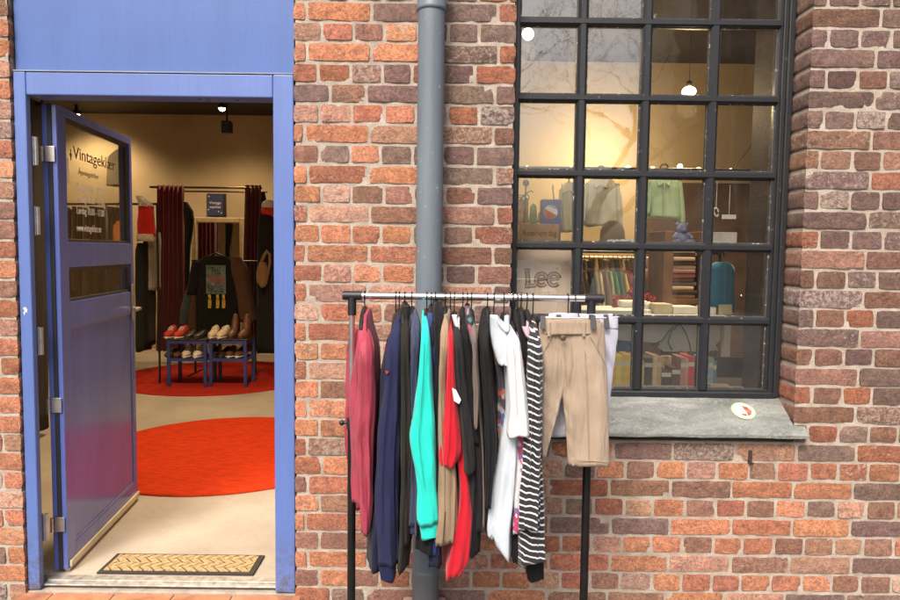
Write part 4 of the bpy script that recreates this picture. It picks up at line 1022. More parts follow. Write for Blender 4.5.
# dark clothes hanging close behind the open door
for i, (a0, b0, c0, d0, mt2, lb) in enumerate(((21, 30, 100, 585, 'blackish', 'tall black coat hanging behind the hinge side of the blue door'), (28, 36, 106, 560, 'umber', 'long umber coat hanging behind the hinge side of the blue door'), (34, 42.5, 102, 575, 'soot', 'long soot grey coat nearest the hinges of the blue door'))):
    igarm('coat', lb, 'coat', fabric('coat_' + mt2, {'blackish': (.012, .010, .010), 'umber': (.05, .022, .012), 'soot': (.018, .016, .015)}[mt2]), 2.3 + i * .05, [(c0, (a0 + b0) / 2 - 1.5, (a0 + b0) / 2 + 1.5), (c0 + 14, a0, b0), ((c0 + d0) / 2 - 60, a0 - .5, b0 + .5), (430, a0, b0)], .12)
m = MB(); m.tube([P(17, 104, 2.35), P(43, 104, 2.35)], .012, 8)
for pxx in (18, 42): m.tube([P(pxx, 104, 2.35), Vector((P(pxx, 104, 2.35).x, 2.35, CEIL))], .010, 8)
tag(m.build('hanging_rail', M_HOOK), 'short dark rail hung from the ceiling behind the blue door', 'rail')
# curtains
M_CURT = fabric('maroon_velvet', (.20, .012, .02), .8, .4, .5, .15); CY = 6.1
def curtain(xs_, label, folds):
    (ta, tb), (ba, bb) = xs_; A, Bp, Cc, D = P(ta, 185, CY), P(tb, 185, CY), P(ba, 351, CY), P(bb, 351, CY); m = MB(); nx, nzz = 70, 24; g = []
    for j in range(nzz + 1):
        v = j / nzz; row = []
        for i in range(nx + 1):
            u = i / nx; x = lerp(lerp(A.x, Bp.x, u), lerp(Cc.x, D.x, u), v); z = lerp(A.z, Cc.z, v)
            y = CY + math.sin(u * folds * 2 * math.pi + nz(u * 3, v * 2)) * (.045 + .02 * v) + nz(u * 5, v * 3, 8) * .02
            row.append(Vector((x, y, z)))
        g.append(row)
    m.rings(g, False, True, False); m.rings([[p + Vector((0, .006, 0)) for p in r] for r in g], False, True, False)
    return tag(m.build('curtain', M_CURT), label, 'curtain', 'fitting room curtains')
curtain(((157, 184), (156, 187)), 'dark maroon curtain on the left side of the mirror', 6)
curtain(((245, 261), (242, 260)), 'red maroon curtain on the right side of the mirror', 4)
ra, rb = P(150, 187, CY), P(262, 188, CY)
m = MB(); m.tube([ra, rb], .014, 12); m.tube([ra + Vector((0, .25, -.03)), rb + Vector((0, .25, -.03))], .012, 12)
tag(m.build('curtain_rail', mat('dark_bronze', (.10, .06, .035), .35, .7)), 'double dark curtain rail under the shop ceiling', 'curtain rail')
# mirror
MY = 6.75; mr = thing('mirror', 'tall mirror with moulded cream frame between the maroon curtains', 'mirror', P(218, 365, MY))
A, Bp = P(191, 217, MY), P(245.5, 217, MY); z0 = .12; z1 = A.z; w = .078; m = MB(); M_CREAM = mat('cream_frame', (.60, .48, .29), .4, 0, .12, 12, .1)
for a_, b_, c_, d_ in ((A.x, A.x + w, z0, z1), (Bp.x - w, Bp.x, z0, z1), (A.x + w, Bp.x - w, z1 - w, z1), (A.x + w, Bp.x - w, z0, z0 + w)):
    m.box((a_, MY - .02, c_), (b_, MY + .05, d_), None, .014)
for a_, b_, c_, d_ in ((A.x + w * .75, A.x + w * .98, z0 + w, z1 - w), (Bp.x - w * .98, Bp.x - w * .75, z0 + w, z1 - w)): m.box((a_, MY - .034, c_), (b_, MY, d_), None, .006)
m.build('frame', M_CREAM, mr)
tt = NT('mirror_silver'); tt.bsdf((.75, .74, .70), .03, 1.0); m = MB(); m.box((A.x + w - .004, MY + .006, z0 + w - .004), (Bp.x - w + .004, MY + .012, z1 - w + .004)); m.build('glass', tt.m, mr)
# poster
a_, b_ = P(207, 193.5, 7.36), P(226, 216.5, 7.36); ps = thing('poster', 'small dark blue poster with white lettering above the mirror', 'poster', (a_ + b_) / 2)
m = MB(); m.box((a_.x, 7.36, b_.z), (b_.x, 7.385, a_.z)); m.build('frame', M_DKS, ps)
m = MB(); m.box((a_.x + .0, 7.352, b_.z + .01), (b_.x - .035, 7.3605, a_.z - .01)); m.build('sheet', mat('navy_sheet', (.035, .045, .13), .6), ps)
Mt = lambda x, y, z: Matrix(((1, 0, 0, x), (0, 0, -1, y), (0, 1, 0, z), (0, 0, 0, 1)))
mid = (a_.x + b_.x - .035) / 2
for k, (s_, dz) in enumerate((('Vintage', .16), ('market', .10))): text(s_, .058, Mt(mid, 7.3505, b_.z + dz + .02), M_VWHITE, ps, align='CENTER')
m = MB()
for x, z in ((-.09, .29), (-.10, .10), (.05, .07), (.09, .05)): m.prism([(mid + x + dx * .014, 7.3505, b_.z + z + dz * .014) for dx, dz in ((0, 1), (.3, .3), (1, 0), (.3, -.3), (0, -1), (-.3, -.3), (-1, 0), (-.3, .3))], (0, .001, 0))
m.build('stars', M_VWHITE, ps)
# black printed t-shirt and jackets on a clothes stand behind the benches
TY = 5.2; M_TEE = fabric('black_tee', (.010, .009, .009), .9, .4)
sx_ = P(216, 256, TY)
std = thing('clothes_stand', 'dark metal clothes stand behind the blue benches carrying the black t-shirt', 'clothes stand', (sx_.x, TY + .12, 0))
l_, r_ = P(190, 262, TY).x, P(256, 262, TY).x; zr = P(216, 261, TY).z; m = MB(); m.tube([(l_, TY + .05, zr), (r_, TY + .05, zr)], .012, 10); m.build('rail', M_HOOK, std)
for xx in (l_ + .03, r_ - .03):
    m = MB(); m.tube([(xx, TY + .05, zr), (xx, TY + .05, .02)], .013, 10); m.tube([(xx, TY - .2, .02), (xx, TY + .3, .02)], .014, 10); m.build('post', M_HOOK, std)
ts = igarm('t_shirt', 'black t-shirt with grey-green print and yellow figures above the shoe benches', 't-shirt', M_TEE, TY, [(256, 205, 226), (263, 197, 236), (285, 196, 239), (310, 196, 240), (338, 197, 240)], .06,
    extra=(('sleeve', -.01, [(262, 192, 202), (280, 189, 201), (294, 187, 197)], .05, None), ('sleeve', -.01, [(262, 231, 239), (280, 233, 243), (310, 234, 246)], .05, None)), amp=.06)
a_, b_ = P(206, 265, TY - .075), P(226, 294, TY - .075)
m = MB(); m.box((a_.x, TY - .078, b_.z), (b_.x, TY - .072, a_.z)); m.build('print', mat('grey_green_print', (.13, .20, .19), .8, 0, .3, 20), ts)
mid = (a_.x + b_.x) / 2; hh = a_.z - b_.z
for s_, dz, mt2 in (('THE', .70, M_DKS), ('MORE', .38, M_REDS), ('NOISE', .06, M_DKS)): text(s_, hh * .33, Mt(mid, TY - .0785, b_.z + hh * dz), mt2, ts, align='CENTER', sx=.62)
M_YEL = mat('yellow_print', (.62, .45, .06), .8)
for cxp in (209.5, 217.5, 223.5):
    m = MB()
    for dx, dy, w_, h_ in ((0, 297, 2.2, 4), (-.6, 302, 1.2, 7), (1.2, 303, 1.0, 5), (0, 307, 2.4, 2)):
        p_ = P(cxp + dx, dy, TY - .075); m.box((p_.x - w_ * .007, TY - .077, p_.z - h_ * .007), (p_.x + w_ * .007, TY - .071, p_.z + h_ * .007))
    m.build('figure', M_YEL, ts)
m = MB(); p_ = P(216, 252, TY); m.tube([(p_.x + .016 * math.cos(R(q)), TY + .05 + 0, zr + .02 + .016 * math.sin(R(q))) for q in range(-60, 220, 30)], .004, 6); m.tube([P(199, 264, TY), P(208, 257, TY), (p_.x, TY, p_.z - .01), P(224, 257, TY), P(233, 264, TY)], .012, 8)
tag(m.build('clothes_hanger', M_HANG), 'black hanger holding the printed black t-shirt in the shop', 'hanger')
M_BRJ = fabric('brown_suede', (.085, .042, .022), .9, .4); M_TAN = fabric('tan_suede', (.20, .115, .05), .85, .4)
igarm('coat', 'brown suede coat hanging right of the printed black t-shirt', 'coat', M_BRJ, TY - .02, [(257, 232, 240), (268, 232, 248), (290, 237, 252), (315, 240, 256), (322, 242, 257)], .10)
igarm('jacket', 'teal grey jacket hanging low left of the printed black t-shirt', 'jacket', fabric('teal_grey', (.045, .07, .075), .9, .4), TY + .06, [(285, 189, 194), (295, 186, 195), (310, 182, 194), (325, 181, 190)], .10)
igarm('trousers', 'brown trousers hanging left of the printed black t-shirt', 'trousers', M_BRJ, TY + .0, [(295, 192, 197), (310, 190, 197), (330, 189, 197)], .06)
igarm('jacket', 'dark jacket hanging on the end of the curtain rail', 'jacket', M_TEE, CY - .15, [(202, 184, 187), (207, 183.5, 191), (214, 184, 194), (224, 185, 193.5), (245, 185, 190), (340, 185, 188)], .05)
# left: red and white costume, dark clothes
M_FUR = mat('white_fur', (.78, .72, .62), .98, 0, .2, 40, .9, 150, .02); M_XRED = fabric('costume_red', (.62, .02, .012), .85, .4)
LY = 4.6
cs = igarm('costume', 'red dress with white fur trim hanging left of the maroon curtain', 'costume', M_XRED, LY, [(206, 139, 153), (216, 139, 154), (228, 138, 155), (236, 138, 156)], .07, amp=.08)
m = MB(); loft(m, pxrows([(196, 138, 142), (203, 139, 150), (207, 139, 153)], LY - .01), LY - .01, .075, shoulder=False, n=20, m=8, amp=.2, k=7, wr=.01); m.build('fur_collar', M_FUR, cs)
m = MB(); loft(m, pxrows([(234, 137, 155), (238, 137, 156), (241, 138, 155)], LY - .01), LY - .01, .08, shoulder=False, n=20, m=6, amp=.3, k=7, wr=.012); m.build('fur_hem', M_FUR, cs)
M_DGRN = fabric('dark_green_cloth', (.014, .02, .014), .9, .5); M_GREYC = fabric('pale_grey_cloth', (.30, .30, .25), .9, .4)
for i, (a0, b0, c0, d0, mt2, lb) in enumerate(((139, 148, 243, 350, M_DGRN, 'dark green coat hanging below the red costume'), (147, 152, 240, 345, fabric('near_black', (.012, .01, .009)), 'near black dress hanging right of the dark green coat'), (150, 157, 232, 290, M_GREYC, 'pale grey top hanging behind the red costume'))):
    igarm('coat', lb, 'clothes', mt2, LY + .1 + i * .05, [(c0, (a0 + b0) / 2 - 2, (a0 + b0) / 2 + 2), (c0 + 8, a0, b0), ((c0 + d0) / 2, a0, b0), (d0, a0, b0)], .15)
ra = P(128, 190, LY + .1); rb = P(157, 190, LY + .1); m = MB(); m.tube([P(104, 204, LY), P(158, 204, LY)], .012, 10); m.tube([P(106, 204, LY), P(106, 204, LY) * 1, Vector((P(106, 204, LY).x, LY, 0))], .012, 10); m.tube([P(157, 204, LY), Vector((P(157, 204, LY).x, LY, 0))], .012, 10)
tag(m.build('clothes_rack', M_HOOK), 'dark clothes rack behind the open blue door carrying the red costume', 'clothes rack')
# clothes seen through the door glass: brown jackets on a rail, an orange shirt
JY = 5.2; cols_ = [(.06, .025, .012), (.10, .04, .018), (.035, .018, .012), (.13, .06, .028), (.05, .028, .018), (.08, .035, .022), (.025, .016, .013), (.11, .05, .02)]
m = MB(); m.tube([P(24, 204, JY), P(132, 204, JY)], .013, 10)
for xx in (26, 130): m.tube([P(xx, 204, JY), Vector((P(xx, 204, JY).x, JY, 0))], .013, 10)
tag(m.build('clothes_rack', M_HOOK), 'dark clothes rack of brown jackets behind the door glass', 'clothes rack')
nm = ['rust brown', 'chestnut', 'dark brown', 'camel', 'walnut', 'reddish brown', 'blackish brown', 'tobacco']
for i in range(17):
    xc_ = 29 + i * 5.6; k = i % 8; c_ = cols_[k]
    igarm('jacket', f'{nm[k]} jacket, number {i + 1} from the left on the rack behind the blue door' if 0 else f'{nm[k]} jacket {"low" if i < 6 else "mid" if i < 12 else "far right"} on the rail seen through the blue door', 'jacket', fabric(f'jacket_cloth_{k}', c_, .8, .5), JY + rng.uniform(-.02, .02),
          [(207 + 2 * (i % 3), xc_ - 1, xc_ + 1.5), (216 + 3 * (i % 2), xc_ - 2.8, xc_ + 3.2), (250, xc_ - 3, xc_ + 3.4), (290 + 12 * (i % 3), xc_ - 3.2, xc_ + 3.6)], .16, 'jackets behind the door glass', m=12, n=16)
igarm('shirt', 'orange shirt hanging near the free edge of the door glass', 'shirt', fabric('orange_cotton', (.56, .19, .035), .85, .5), 3.4, [(221, 118, 121), (226, 114, 127), (240, 113, 128), (256, 113, 128)], .05)
m = MB(); m.tube([P(119, 205, 3.4) + Vector((.02 * math.cos(R(q)), 0, .02 * math.sin(R(q)))) for q in range(-40, 200, 30)] + [P(119.5, 221, 3.4)], .004, 6)
tag(m.build('clothes_hanger', M_HOOK), 'thin hanger holding the orange shirt behind the door glass', 'hanger')
igarm('shirt', 'pale shirt hanging on the plaster wall behind the lettered door glass', 'shirt', fabric('pale_sand', (.46, .38, .27), .9, .4), 5.7, [(150, 116, 122), (156, 109, 128), (175, 108, 129), (186, 108, 129)], .05)
# right side: bobble cap, bag, dark jackets
RYI = 5.0
cp_ = P(269, 209, RYI); cap = thing('cap', 'white and red knitted cap hanging by the right door jamb', 'cap', cp_)
m = MB(); m.ball(cp_ + Vector((0, 0, .035)), .085, 16, 10, (1, .9, .85)); m.build('crown', M_FUR, cap)
m = MB(); m.lathe([(.06, -.075), (.085, -.06), (.09, -.02), (.083, .012), (.075, .013)], cp_, 20); m.build('brim', mat('cap_red', (.5, .03, .02), .9, 0, .4, 30), cap)
igarm('jacket', 'black puffer jacket hanging under the white and red cap', 'jacket', M_TEE, RYI + .05, [(216, 262, 272), (226, 259, 280), (260, 258, 284), (320, 258, 286), (352, 258, 286)], .15)
igarm('coat', 'black coat hanging just right of the red maroon curtain', 'coat', fabric('ink_wool', (.014, .012, .018), .9, .4), RYI + .25, [(192, 262, 264), (199, 261, 266), (230, 260, 268), (300, 259, 270), (352, 259, 270)], .08)
bg = thing('handbag', 'tan slouchy handbag with loop handle on the right of the doorway', 'handbag', P(263, 287, RYI - .2)); BY = RYI - .15
m = MB(); loft(m, pxrows([(262, 260, 266), (268, 258, 267.5), (276, 256.5, 268), (283, 258, 267), (287, 261, 265)], BY), BY, .06, shoulder=False, n=24, m=14, amp=.1, k=4, wr=.008); m.build('pouch', M_TAN, bg)
m = MB(); m.tube([P(261, 264, BY), P(264, 256, BY), P(267, 251, BY), P(269.5, 254, BY), P(270, 262, BY), P(268, 274, BY), P(266, 281, BY)], [.02, .018, .02, .016, .014, .014, .012], 10); m.build('handle', M_TAN, bg)
igarm('jacket', 'rust brown jacket hanging behind the tan handbag', 'jacket', M_BRJ, RYI - .02, [(262, 268, 273), (268, 266, 276), (290, 267, 278), (300, 267, 279)], .07)
# ================================================================== behind the window
def wl(loc, e, name='bulb_light', size=.05): return light('POINT', name, loc, e, (1., .70, .38), size)
def bulb_lamp(px, py, Y, r, label, e, sc=(1, 1, 1)):
    p = P(px, py, Y); t = thing('hanging_lamp', label, 'lamp', p, 'lit lamps behind the window')
    m = MB(); m.ball(p, r, 16, 10, sc); m.build('bulb', M_WARM, t)
    m = MB(); m.lathe([(.008, r * .8), (.014, r * .9), (.014, r + .022), (.004, r + .028)], p, 14); m.build('socket', M_BLACK, t)
    m = MB(); m.tube([p + Vector((0, 0, r + .02)), Vector((p.x, p.y, CEIL))], .0014, 6); m.build('cord', M_BLACK, t)
    wl(p + Vector((0, -.0, -r - .06)), e)
bulb_lamp(528, 34, .75, .030, 'round lit bulb at the top left of the window', 9)
bulb_lamp(689, 91.5, .80, .030, 'oval lit bulb behind the third pane column', 5, (1.2, 1.2, .9))
# wall lamp washing the plaster
pw = P(600, 178, 3.9)
t = thing('uplighter', 'small wall lamp washing the plaster behind the hanging shirts', 'lamp', pw); m = MB(); m.lathe([(.02, -.06), (.05, -.05), (.07, .05), (.06, .05), (.04, -.03)], pw, 16); m.build('shade', M_BLACK, t)
m = MB(); m.ball(pw + Vector((0, 0, .03)), .035, 12, 8); m.build('bulb', M_WARM, t); wl(pw + Vector((0, -.16, .24)), 34, size=.12)
# string of fairy lights along a wire
FY = 1.15; fs = thing('fairy_lights', 'string of small warm fairy lights strung across the shop window', 'string lights', P(640, 170, FY))
pts = [(521, 169), (527, 168.5), (571, 169), (628, 168), (652.5, 169), (680, 166.5), (698.5, 170), (730.5, 171), (748, 150), (766, 116.5)]
m = MB(); m.tube([P(x, y + .4, FY) for x, y in pts], .0025, 6); m.build('wire', M_HOOK, fs)
for x, y in pts[1:8] + pts[9:]: m = MB(); m.ball(P(x, y, FY), .016, 10, 6); m.build('bulb', M_FAIRY, fs)
# display shelf behind the third transom
SHY = .56; zsh = P(640, 244.5, SHY).z; xa_, xb_ = WX0 - .05, WX1 + .25
M_SHELF = mat('pale_shelf', (.45, .42, .36), .6, 0, .15, 8, .2)
sf = thing('shelf', 'long display shelf level with the middle transom inside the window', 'shelf', ((xa_ + xb_) / 2, SHY + .12, zsh - .02))
m = MB(); m.box((xa_, WT + .012, zsh - .022), (xb_, SHY + .34, zsh), None, .003); m.build('board', M_SHELF, sf)
m = MB(); m.tube([(xa_ + .05, SHY + .30, zsh - .022), (xa_ + .05, SHY + .30, 0)], .015, 8); m.tube([(xb_ - .05, SHY + .30, zsh - .022), (xb_ - .05, SHY + .30, 0)], .015, 8); m.build('post', M_HOOK, sf)
def pbox(name, label, catg, mt, x0, y0, x1, y1, Y, dep=.06, bev=.004, snap=None):
    a_, b_ = P(x0, y0, Y), P(x1, y1, Y); zb = b_.z if snap is None else snap + .0006; m = MB(); m.box((a_.x, Y, zb), (b_.x, Y + dep, a_.z), None, bev); return tag(m.build(name, mt), label, catg)
M_CARDB = mat('cardboard', (.42, .24, .13), .85, 0, .15, 10, .3)
Y0 = SHY
a_, b_ = P(520.5, 223.5, Y0), P(559, 241, Y0)
cs_ = thing('wooden_sign', 'brown wooden sign with dark lettering standing on the shelf', 'sign', (a_ + b_) / 2)
m = MB(); m.box((a_.x, Y0, zsh + .0006), (b_.x, Y0 + .02, a_.z), None, .002); m.build('board', M_CARDB, cs_); text('Reservert dag', .042, Mt((a_.x + b_.x) / 2, Y0 - .0007, (a_.z + zsh) / 2 - .012), mat('sign_ink', (.06, .03, .02), .7), cs_, align='CENTER', sx=.72)
# tin with a blue, white and red round mark
a_, b_ = P(542, 199, Y0 + .07), P(560.5, 243, Y0 + .07); tn = thing('tin', 'blue tin with a red, white and blue round mark behind the wooden sign', 'tin', (a_ + b_) / 2)
m = MB(); m.box((a_.x, Y0 + .07, zsh + .0006), (b_.x, Y0 + .15, a_.z), None, .005); m.build('can', mat('tin_blue', (.05, .08, .36), .45), tn)
c_ = Vector(((a_.x + b_.x) / 2 - .004, Y0 + .069, P(550, 212, Y0 + .07).z)); r_ = .036
def arc(a0, a1, n=14): return [(math.cos(R(a0 + (a1 - a0) * i / n)), math.sin(R(a0 + (a1 - a0) * i / n))) for i in range(n + 1)]
m = MB(); m.prism([c_ + Vector((x * r_, 0, z * r_)) for x, z in arc(0, 360, 28)[:-1]], (0, -.0008, 0)); m.build('mark_white', M_VWHITE, tn)
m = MB(); m.prism([c_ + Vector((x * r_ * .95, -.0011, z * r_ * .95)) for x, z in arc(150, 330)], (0, -.0006, 0)); m.build('mark_red', mat('tin_red', (.5, .05, .05), .5), tn)
m = MB(); m.prism([c_ + Vector((x * r_ * .95, -.0011, z * r_ * .95)) for x, z in arc(20, 110)], (0, -.0006, 0)); m.build('mark_blue', mat('tin_pale', (.25, .35, .6), .5), tn)
m = MB(); q = P(554, 199, Y0 + .1); m.tube([Vector((q.x, Y0 + .1, a_.z - .002)), P(552.5, 185, Y0 + .1)], .004, 8); m.build('straw', M_SHELF, tn)
# cactus in a pot
q = P(533, 224, Y0 + .08); ct = thing('cactus', 'small grey-green cactus figure behind the wooden sign', 'plant', Vector((q.x, Y0 + .08, zsh)))
m = MB(); m.lathe([(.02, .0006), (.032, .03), (.034, .075), (.028, .076)], (q.x, Y0 + .08, zsh), 16); m.build('pot', M_SHELF, ct)
m = MB(); M_CACT = mat('cactus_green', (.20, .26, .17), .7, 0, .3, 30); zq = zsh + .07; m.tube([(q.x, Y0 + .08, zq), (q.x, Y0 + .08, zq + .06), (q.x, Y0 + .08, zq + .12), (q.x, Y0 + .08, zq + .135)], [.016, .02, .016, .004], 12)
for s_ in (-1, 1): m.tube([(q.x, Y0 + .08, zq + .04), (q.x + s_ * .03, Y0 + .08, zq + .045), (q.x + s_ * .034, Y0 + .08, zq + .09)], [.009, .011, .006], 10)
m.build('stem', M_CACT, ct)
m = MB(); q2 = P(524, 192, Y0 + .12); m.tube([q2 + Vector((.05 * math.cos(k * .5) * (1 - k / 30), .02, .012 * math.sin(k * 1.3) - k * .002)) for k in range(24)], .003, 5); m.ball(P(526, 183, Y0 + .12), .018); m.tube([P(526, 186, Y0 + .12), Vector((q2.x, Y0 + .12, zsh + .004))], .004, 6)
tag(m.build('wire_ornament', M_HOOK), 'curly dark wire ornament in the left pane above the sign', 'ornament')
pbox('postcard', 'bright orange and yellow postcard behind the cactus', 'card', mat('orange_card', (.62, .33, .12), .7, 0, .4, 25), 518.5, 199, 528, 224, Y0 + .17, .004, 0, zsh)
# hanging shirts
HY = 1.05; M_DENIM = fabric('pale_linen', (.50, .46, .36), .9, .6); M_MINT = fabric('mint_cotton', (.42, .55, .36), .9, .5); M_OLV = fabric('pale_olive', (.42, .40, .29), .9, .5)
def hang_shirt(label, mt, x, w, ytop, ybot, Y, sl=True, name='shirt'):
    t = igarm(name, label, 'shirt', mt, Y, [(ytop, x - w * .20, x + w * .20), (ytop + 4, x - w * .34, x + w * .34), (ytop + 9, x - w * .42, x + w * .42), ((ytop + ybot) / 2, x - w * .41, x + w * .41), (ybot, x - w * .43, x + w * .43)], .06, 'shirts hanging in the window',
        extra=(('sleeve', -.01, [(ytop + 6, x - w * .44, x - w * .32), (ytop + 20, x - w * .50, x - w * .36), (ybot - 4, x - w * .53, x - w * .40)], .045, None), ('sleeve', -.01, [(ytop + 6, x + w * .32, x + w * .44), (ytop + 20, x + w * .36, x + w * .50), (ybot + 6, x + w * .40, x + w * .53)], .045, None)), amp=.10)
    m = MB(); pl = P(x, ytop + 6, Y - .068); pb = P(x, ybot - 2, Y - .066); m.tube([pl, (pl + pb) / 2 + Vector((.002, -.004, 0)), pb], .004, 6)
    for s_ in (-1, 1): m.tube([P(x + s_ * 1, ytop + 7, Y - .066), P(x + s_ * 5, ytop + 10, Y - .06), P(x + s_ * 7, ytop + 1, Y - .03)], .006, 6)
    m.build('placket', mt, t)
    m = MB(); p_ = P(x, ytop - 2, Y); m.tube([p_ + Vector((.022 * math.cos(R(q)), 0, .035 + .022 * math.sin(R(q)))) for q in range(-50, 210, 26)] + [p_ + Vector((0, 0, .012)), p_ - Vector((0, 0, .02))], .004, 6)
    m.tube([P(x - w * .36, ytop + 6, Y), P(x, ytop - 1, Y), P(x + w * .36, ytop + 6, Y)], .008, 8)
    tag(m.build('clothes_hanger', M_HOOK), f'wire hanger holding the {label}', 'hanger', 'hangers in the window')
    return t
hang_shirt('pale linen jacket in the second pane column', M_DENIM, 601, 40, 178, 226, HY)
hang_shirt('mint green shirt in the third pane column', M_MINT, 664, 37, 176, 218, HY)
hang_shirt('pale olive shirt half hidden beside the first mullion', M_OLV, 569, 20, 183, 232, HY - .05)
a_ = P(519, 167.5, HY); b_ = P(745, 168, HY)
m = MB(); m.tube([Vector((WX0 - .3, HY, a_.z)), Vector((b_.x + .2, HY, a_.z))], .009, 10); m.tube([Vector((WX0 - .25, HY, a_.z)), Vector((WX0 - .25, HY, CEIL))], .006, 8); m.tube([Vector((b_.x + .15, HY, a_.z)), Vector((b_.x + .15, HY, CEIL))], .006, 8)
tag(m.build('hanging_rail', M_HOOK), 'thin rail carrying the shirts inside the window', 'rail')
# brown cap form, plush bear, boxes
q = P(614, 238, SHY + .06); m = MB(); m.lathe([(.062, 0), (.066, .02), (.062, .07), (.045, .108), (.02, .122), (.002, .125)], Vector((q.x, SHY + .10, zsh + .0006)), 24)
hat = tag(m.build('hat', fabric('brown_felt', (.17, .115, .085), .95, .4)), 'brown felt hat on the shelf below the linen jacket', 'hat')
q = P(621, 240, SHY); m = MB()
for k in range(9): m.ball(Vector((q.x - .06 + k * .015, SHY + .01 + rng.uniform(-.004, .012), zsh + .012 + rng.uniform(0, .006))), .011, 8, 5)
tag(m.build('bead_string', mat('glass_beads', (.52, .54, .58), .2, 0, .3, 50)), 'pale glass bead string lying before the brown hat', 'beads')
q = P(685, 243, SHY + .04); bc = Vector((q.x, SHY + .10, zsh)); bear = thing('plush_bear', 'lilac plush bear sitting on the shelf below the mint shirt', 'plush toy', bc)
M_PLUSH = mat('lilac_plush', (.27, .27, .42), .98, 0, .15, 40, .9, 220, .01)
m = MB(); m.ball(bc + Vector((0, 0, .036)), .038, 16, 10, (1.05, .9, .95)); m.ball(bc + Vector((0, -.006, .085)), .029, 16, 10); m.ball(bc + Vector((0, -.034, .08)), .012, 10, 6)
for s_ in (-1, 1): m.ball(bc + Vector((s_ * .024, 0, .108)), .0105, 10, 6); m.tube([bc + Vector((s_ * .026, -.01, .058)), bc + Vector((s_ * .048, -.025, .035))], [.014, .011], 10); m.tube([bc + Vector((s_ * .024, -.02, .015)), bc + Vector((s_ * .050, -.05, .014))], [.018, .016], 10)
m.build('body', M_PLUSH, bear)
m = MB()
for s_ in (-1, 1): m.ball(bc + Vector((s_ * .010, -.033, .093)), .003, 8, 5)
m.build('eyes', M_BLACK, bear)
pbox('storage_box', 'greyish white box on the shelf in the right pane column', 'box', mat('white_box', (.55, .50, .47), .7), 711.5, 232, 737, 243, SHY + .05, .12, .004, zsh)
pbox('price_card', 'small white card hanging above the greyish white box', 'card', M_VWHITE, 722, 214.5, 736, 219, SHY + .2, .003, 0)
q = P(716, 212, SHY + .2); m = MB(); m.tube([q + Vector((.012 * math.cos(k), 0, .022 * math.sin(k * .9))) for k in [i * .5 for i in range(14)]], .004, 6); m.tube([q + Vector((0, 0, .02)), q + Vector((0, 0, .16))], .0015, 5); m.tube([P(729, 215, SHY + .2), P(729, 215, SHY + .2) + Vector((0, 0, .16))], .0015, 5)
tag(m.build('ribbon', M_VWHITE), 'curled pale ribbon left of the small white card', 'ribbon')
# pink-beige card with brown lettering in the lower left pane
a_, b_ = P(515.5, 250.5, .27), P(571.5, 317, .27); lc = thing('brand_card', 'pale pinkish card with brown slab lettering in the lower left pane', 'sign', (a_ + b_) / 2)
m = MB(); m.box((a_.x - .01, .27, b_.z), (b_.x, .285, a_.z + .012), None, .002); m.build('card', mat('pink_card', (.88, .65, .52), .75, 0, .06, 4, .15), lc)
M_LGO = mat('brown_ink', (.20, .125, .075), .7); M_LGO2 = mat('pink_ink', (.50, .36, .29), .7)
def lp(x, y): return P(x, y, .269)
def stroke(pts, w, lift, mt, name):
    n = len(pts); Lf, Rt = [], []
    for i, p in enumerate(pts):
        d_ = (Vector(pts[min(i + 1, n - 1)]) - Vector(pts[max(i - 1, 0)])).normalized(); nn_ = Vector((-d_.y, d_.x)) * w / 2
        Lf.append((p[0] + nn_.x, p[1] + nn_.y)); Rt.append((p[0] - nn_.x, p[1] - nn_.y))
    m = MB(); A_ = [lp(*q) + Vector((0, -lift, 0)) for q in Lf]; B_ = [lp(*q) + Vector((0, -lift, 0)) for q in Rt]
    for i in range(n - 1): m.prism([A_[i], A_[i + 1], B_[i + 1], B_[i]], (0, .0008, 0))
    m.build(name, mt, lc)
def ee(cx_, cy_, r): return [(cx_ - r * .95, cy_ + .3), (cx_ + r * .9, cy_ - 1.0)] , [(cx_ + r * math.cos(R(a)), cy_ + r * 1.1 * -math.sin(R(a))) for a in range(12, 322, 14)]
for w, lf, mt2, nm2 in ((4.8, .0006, M_LGO, 'letter'), (2.2, .0012, M_LGO2, 'letter_inlay')):
    e_ = (4.8 - w) / 2 * .0
    stroke([(527.0, 271), (527.8, 278), (528.0, 286)], w, lf, mt2, nm2); stroke([(524.6, 270.5), (530, 270)], w * .7, lf + .0001, mt2, nm2)
    stroke([(524.8, 286), (535.2, 285.5), (536, 281.5)], w * .9, lf + .0002, mt2, nm2)
    for cx_ in (541.5, 554):
        s1, s2 = ee(cx_, 279.5, 5.4); stroke(s2, w * .9, lf + .0003, mt2, nm2); stroke(s1, w * .62, lf + .0004, mt2, nm2)
stroke([(556.6, 268.3), (557.8, 268.3)], 1.3, .0006, M_LGO, 'dot')
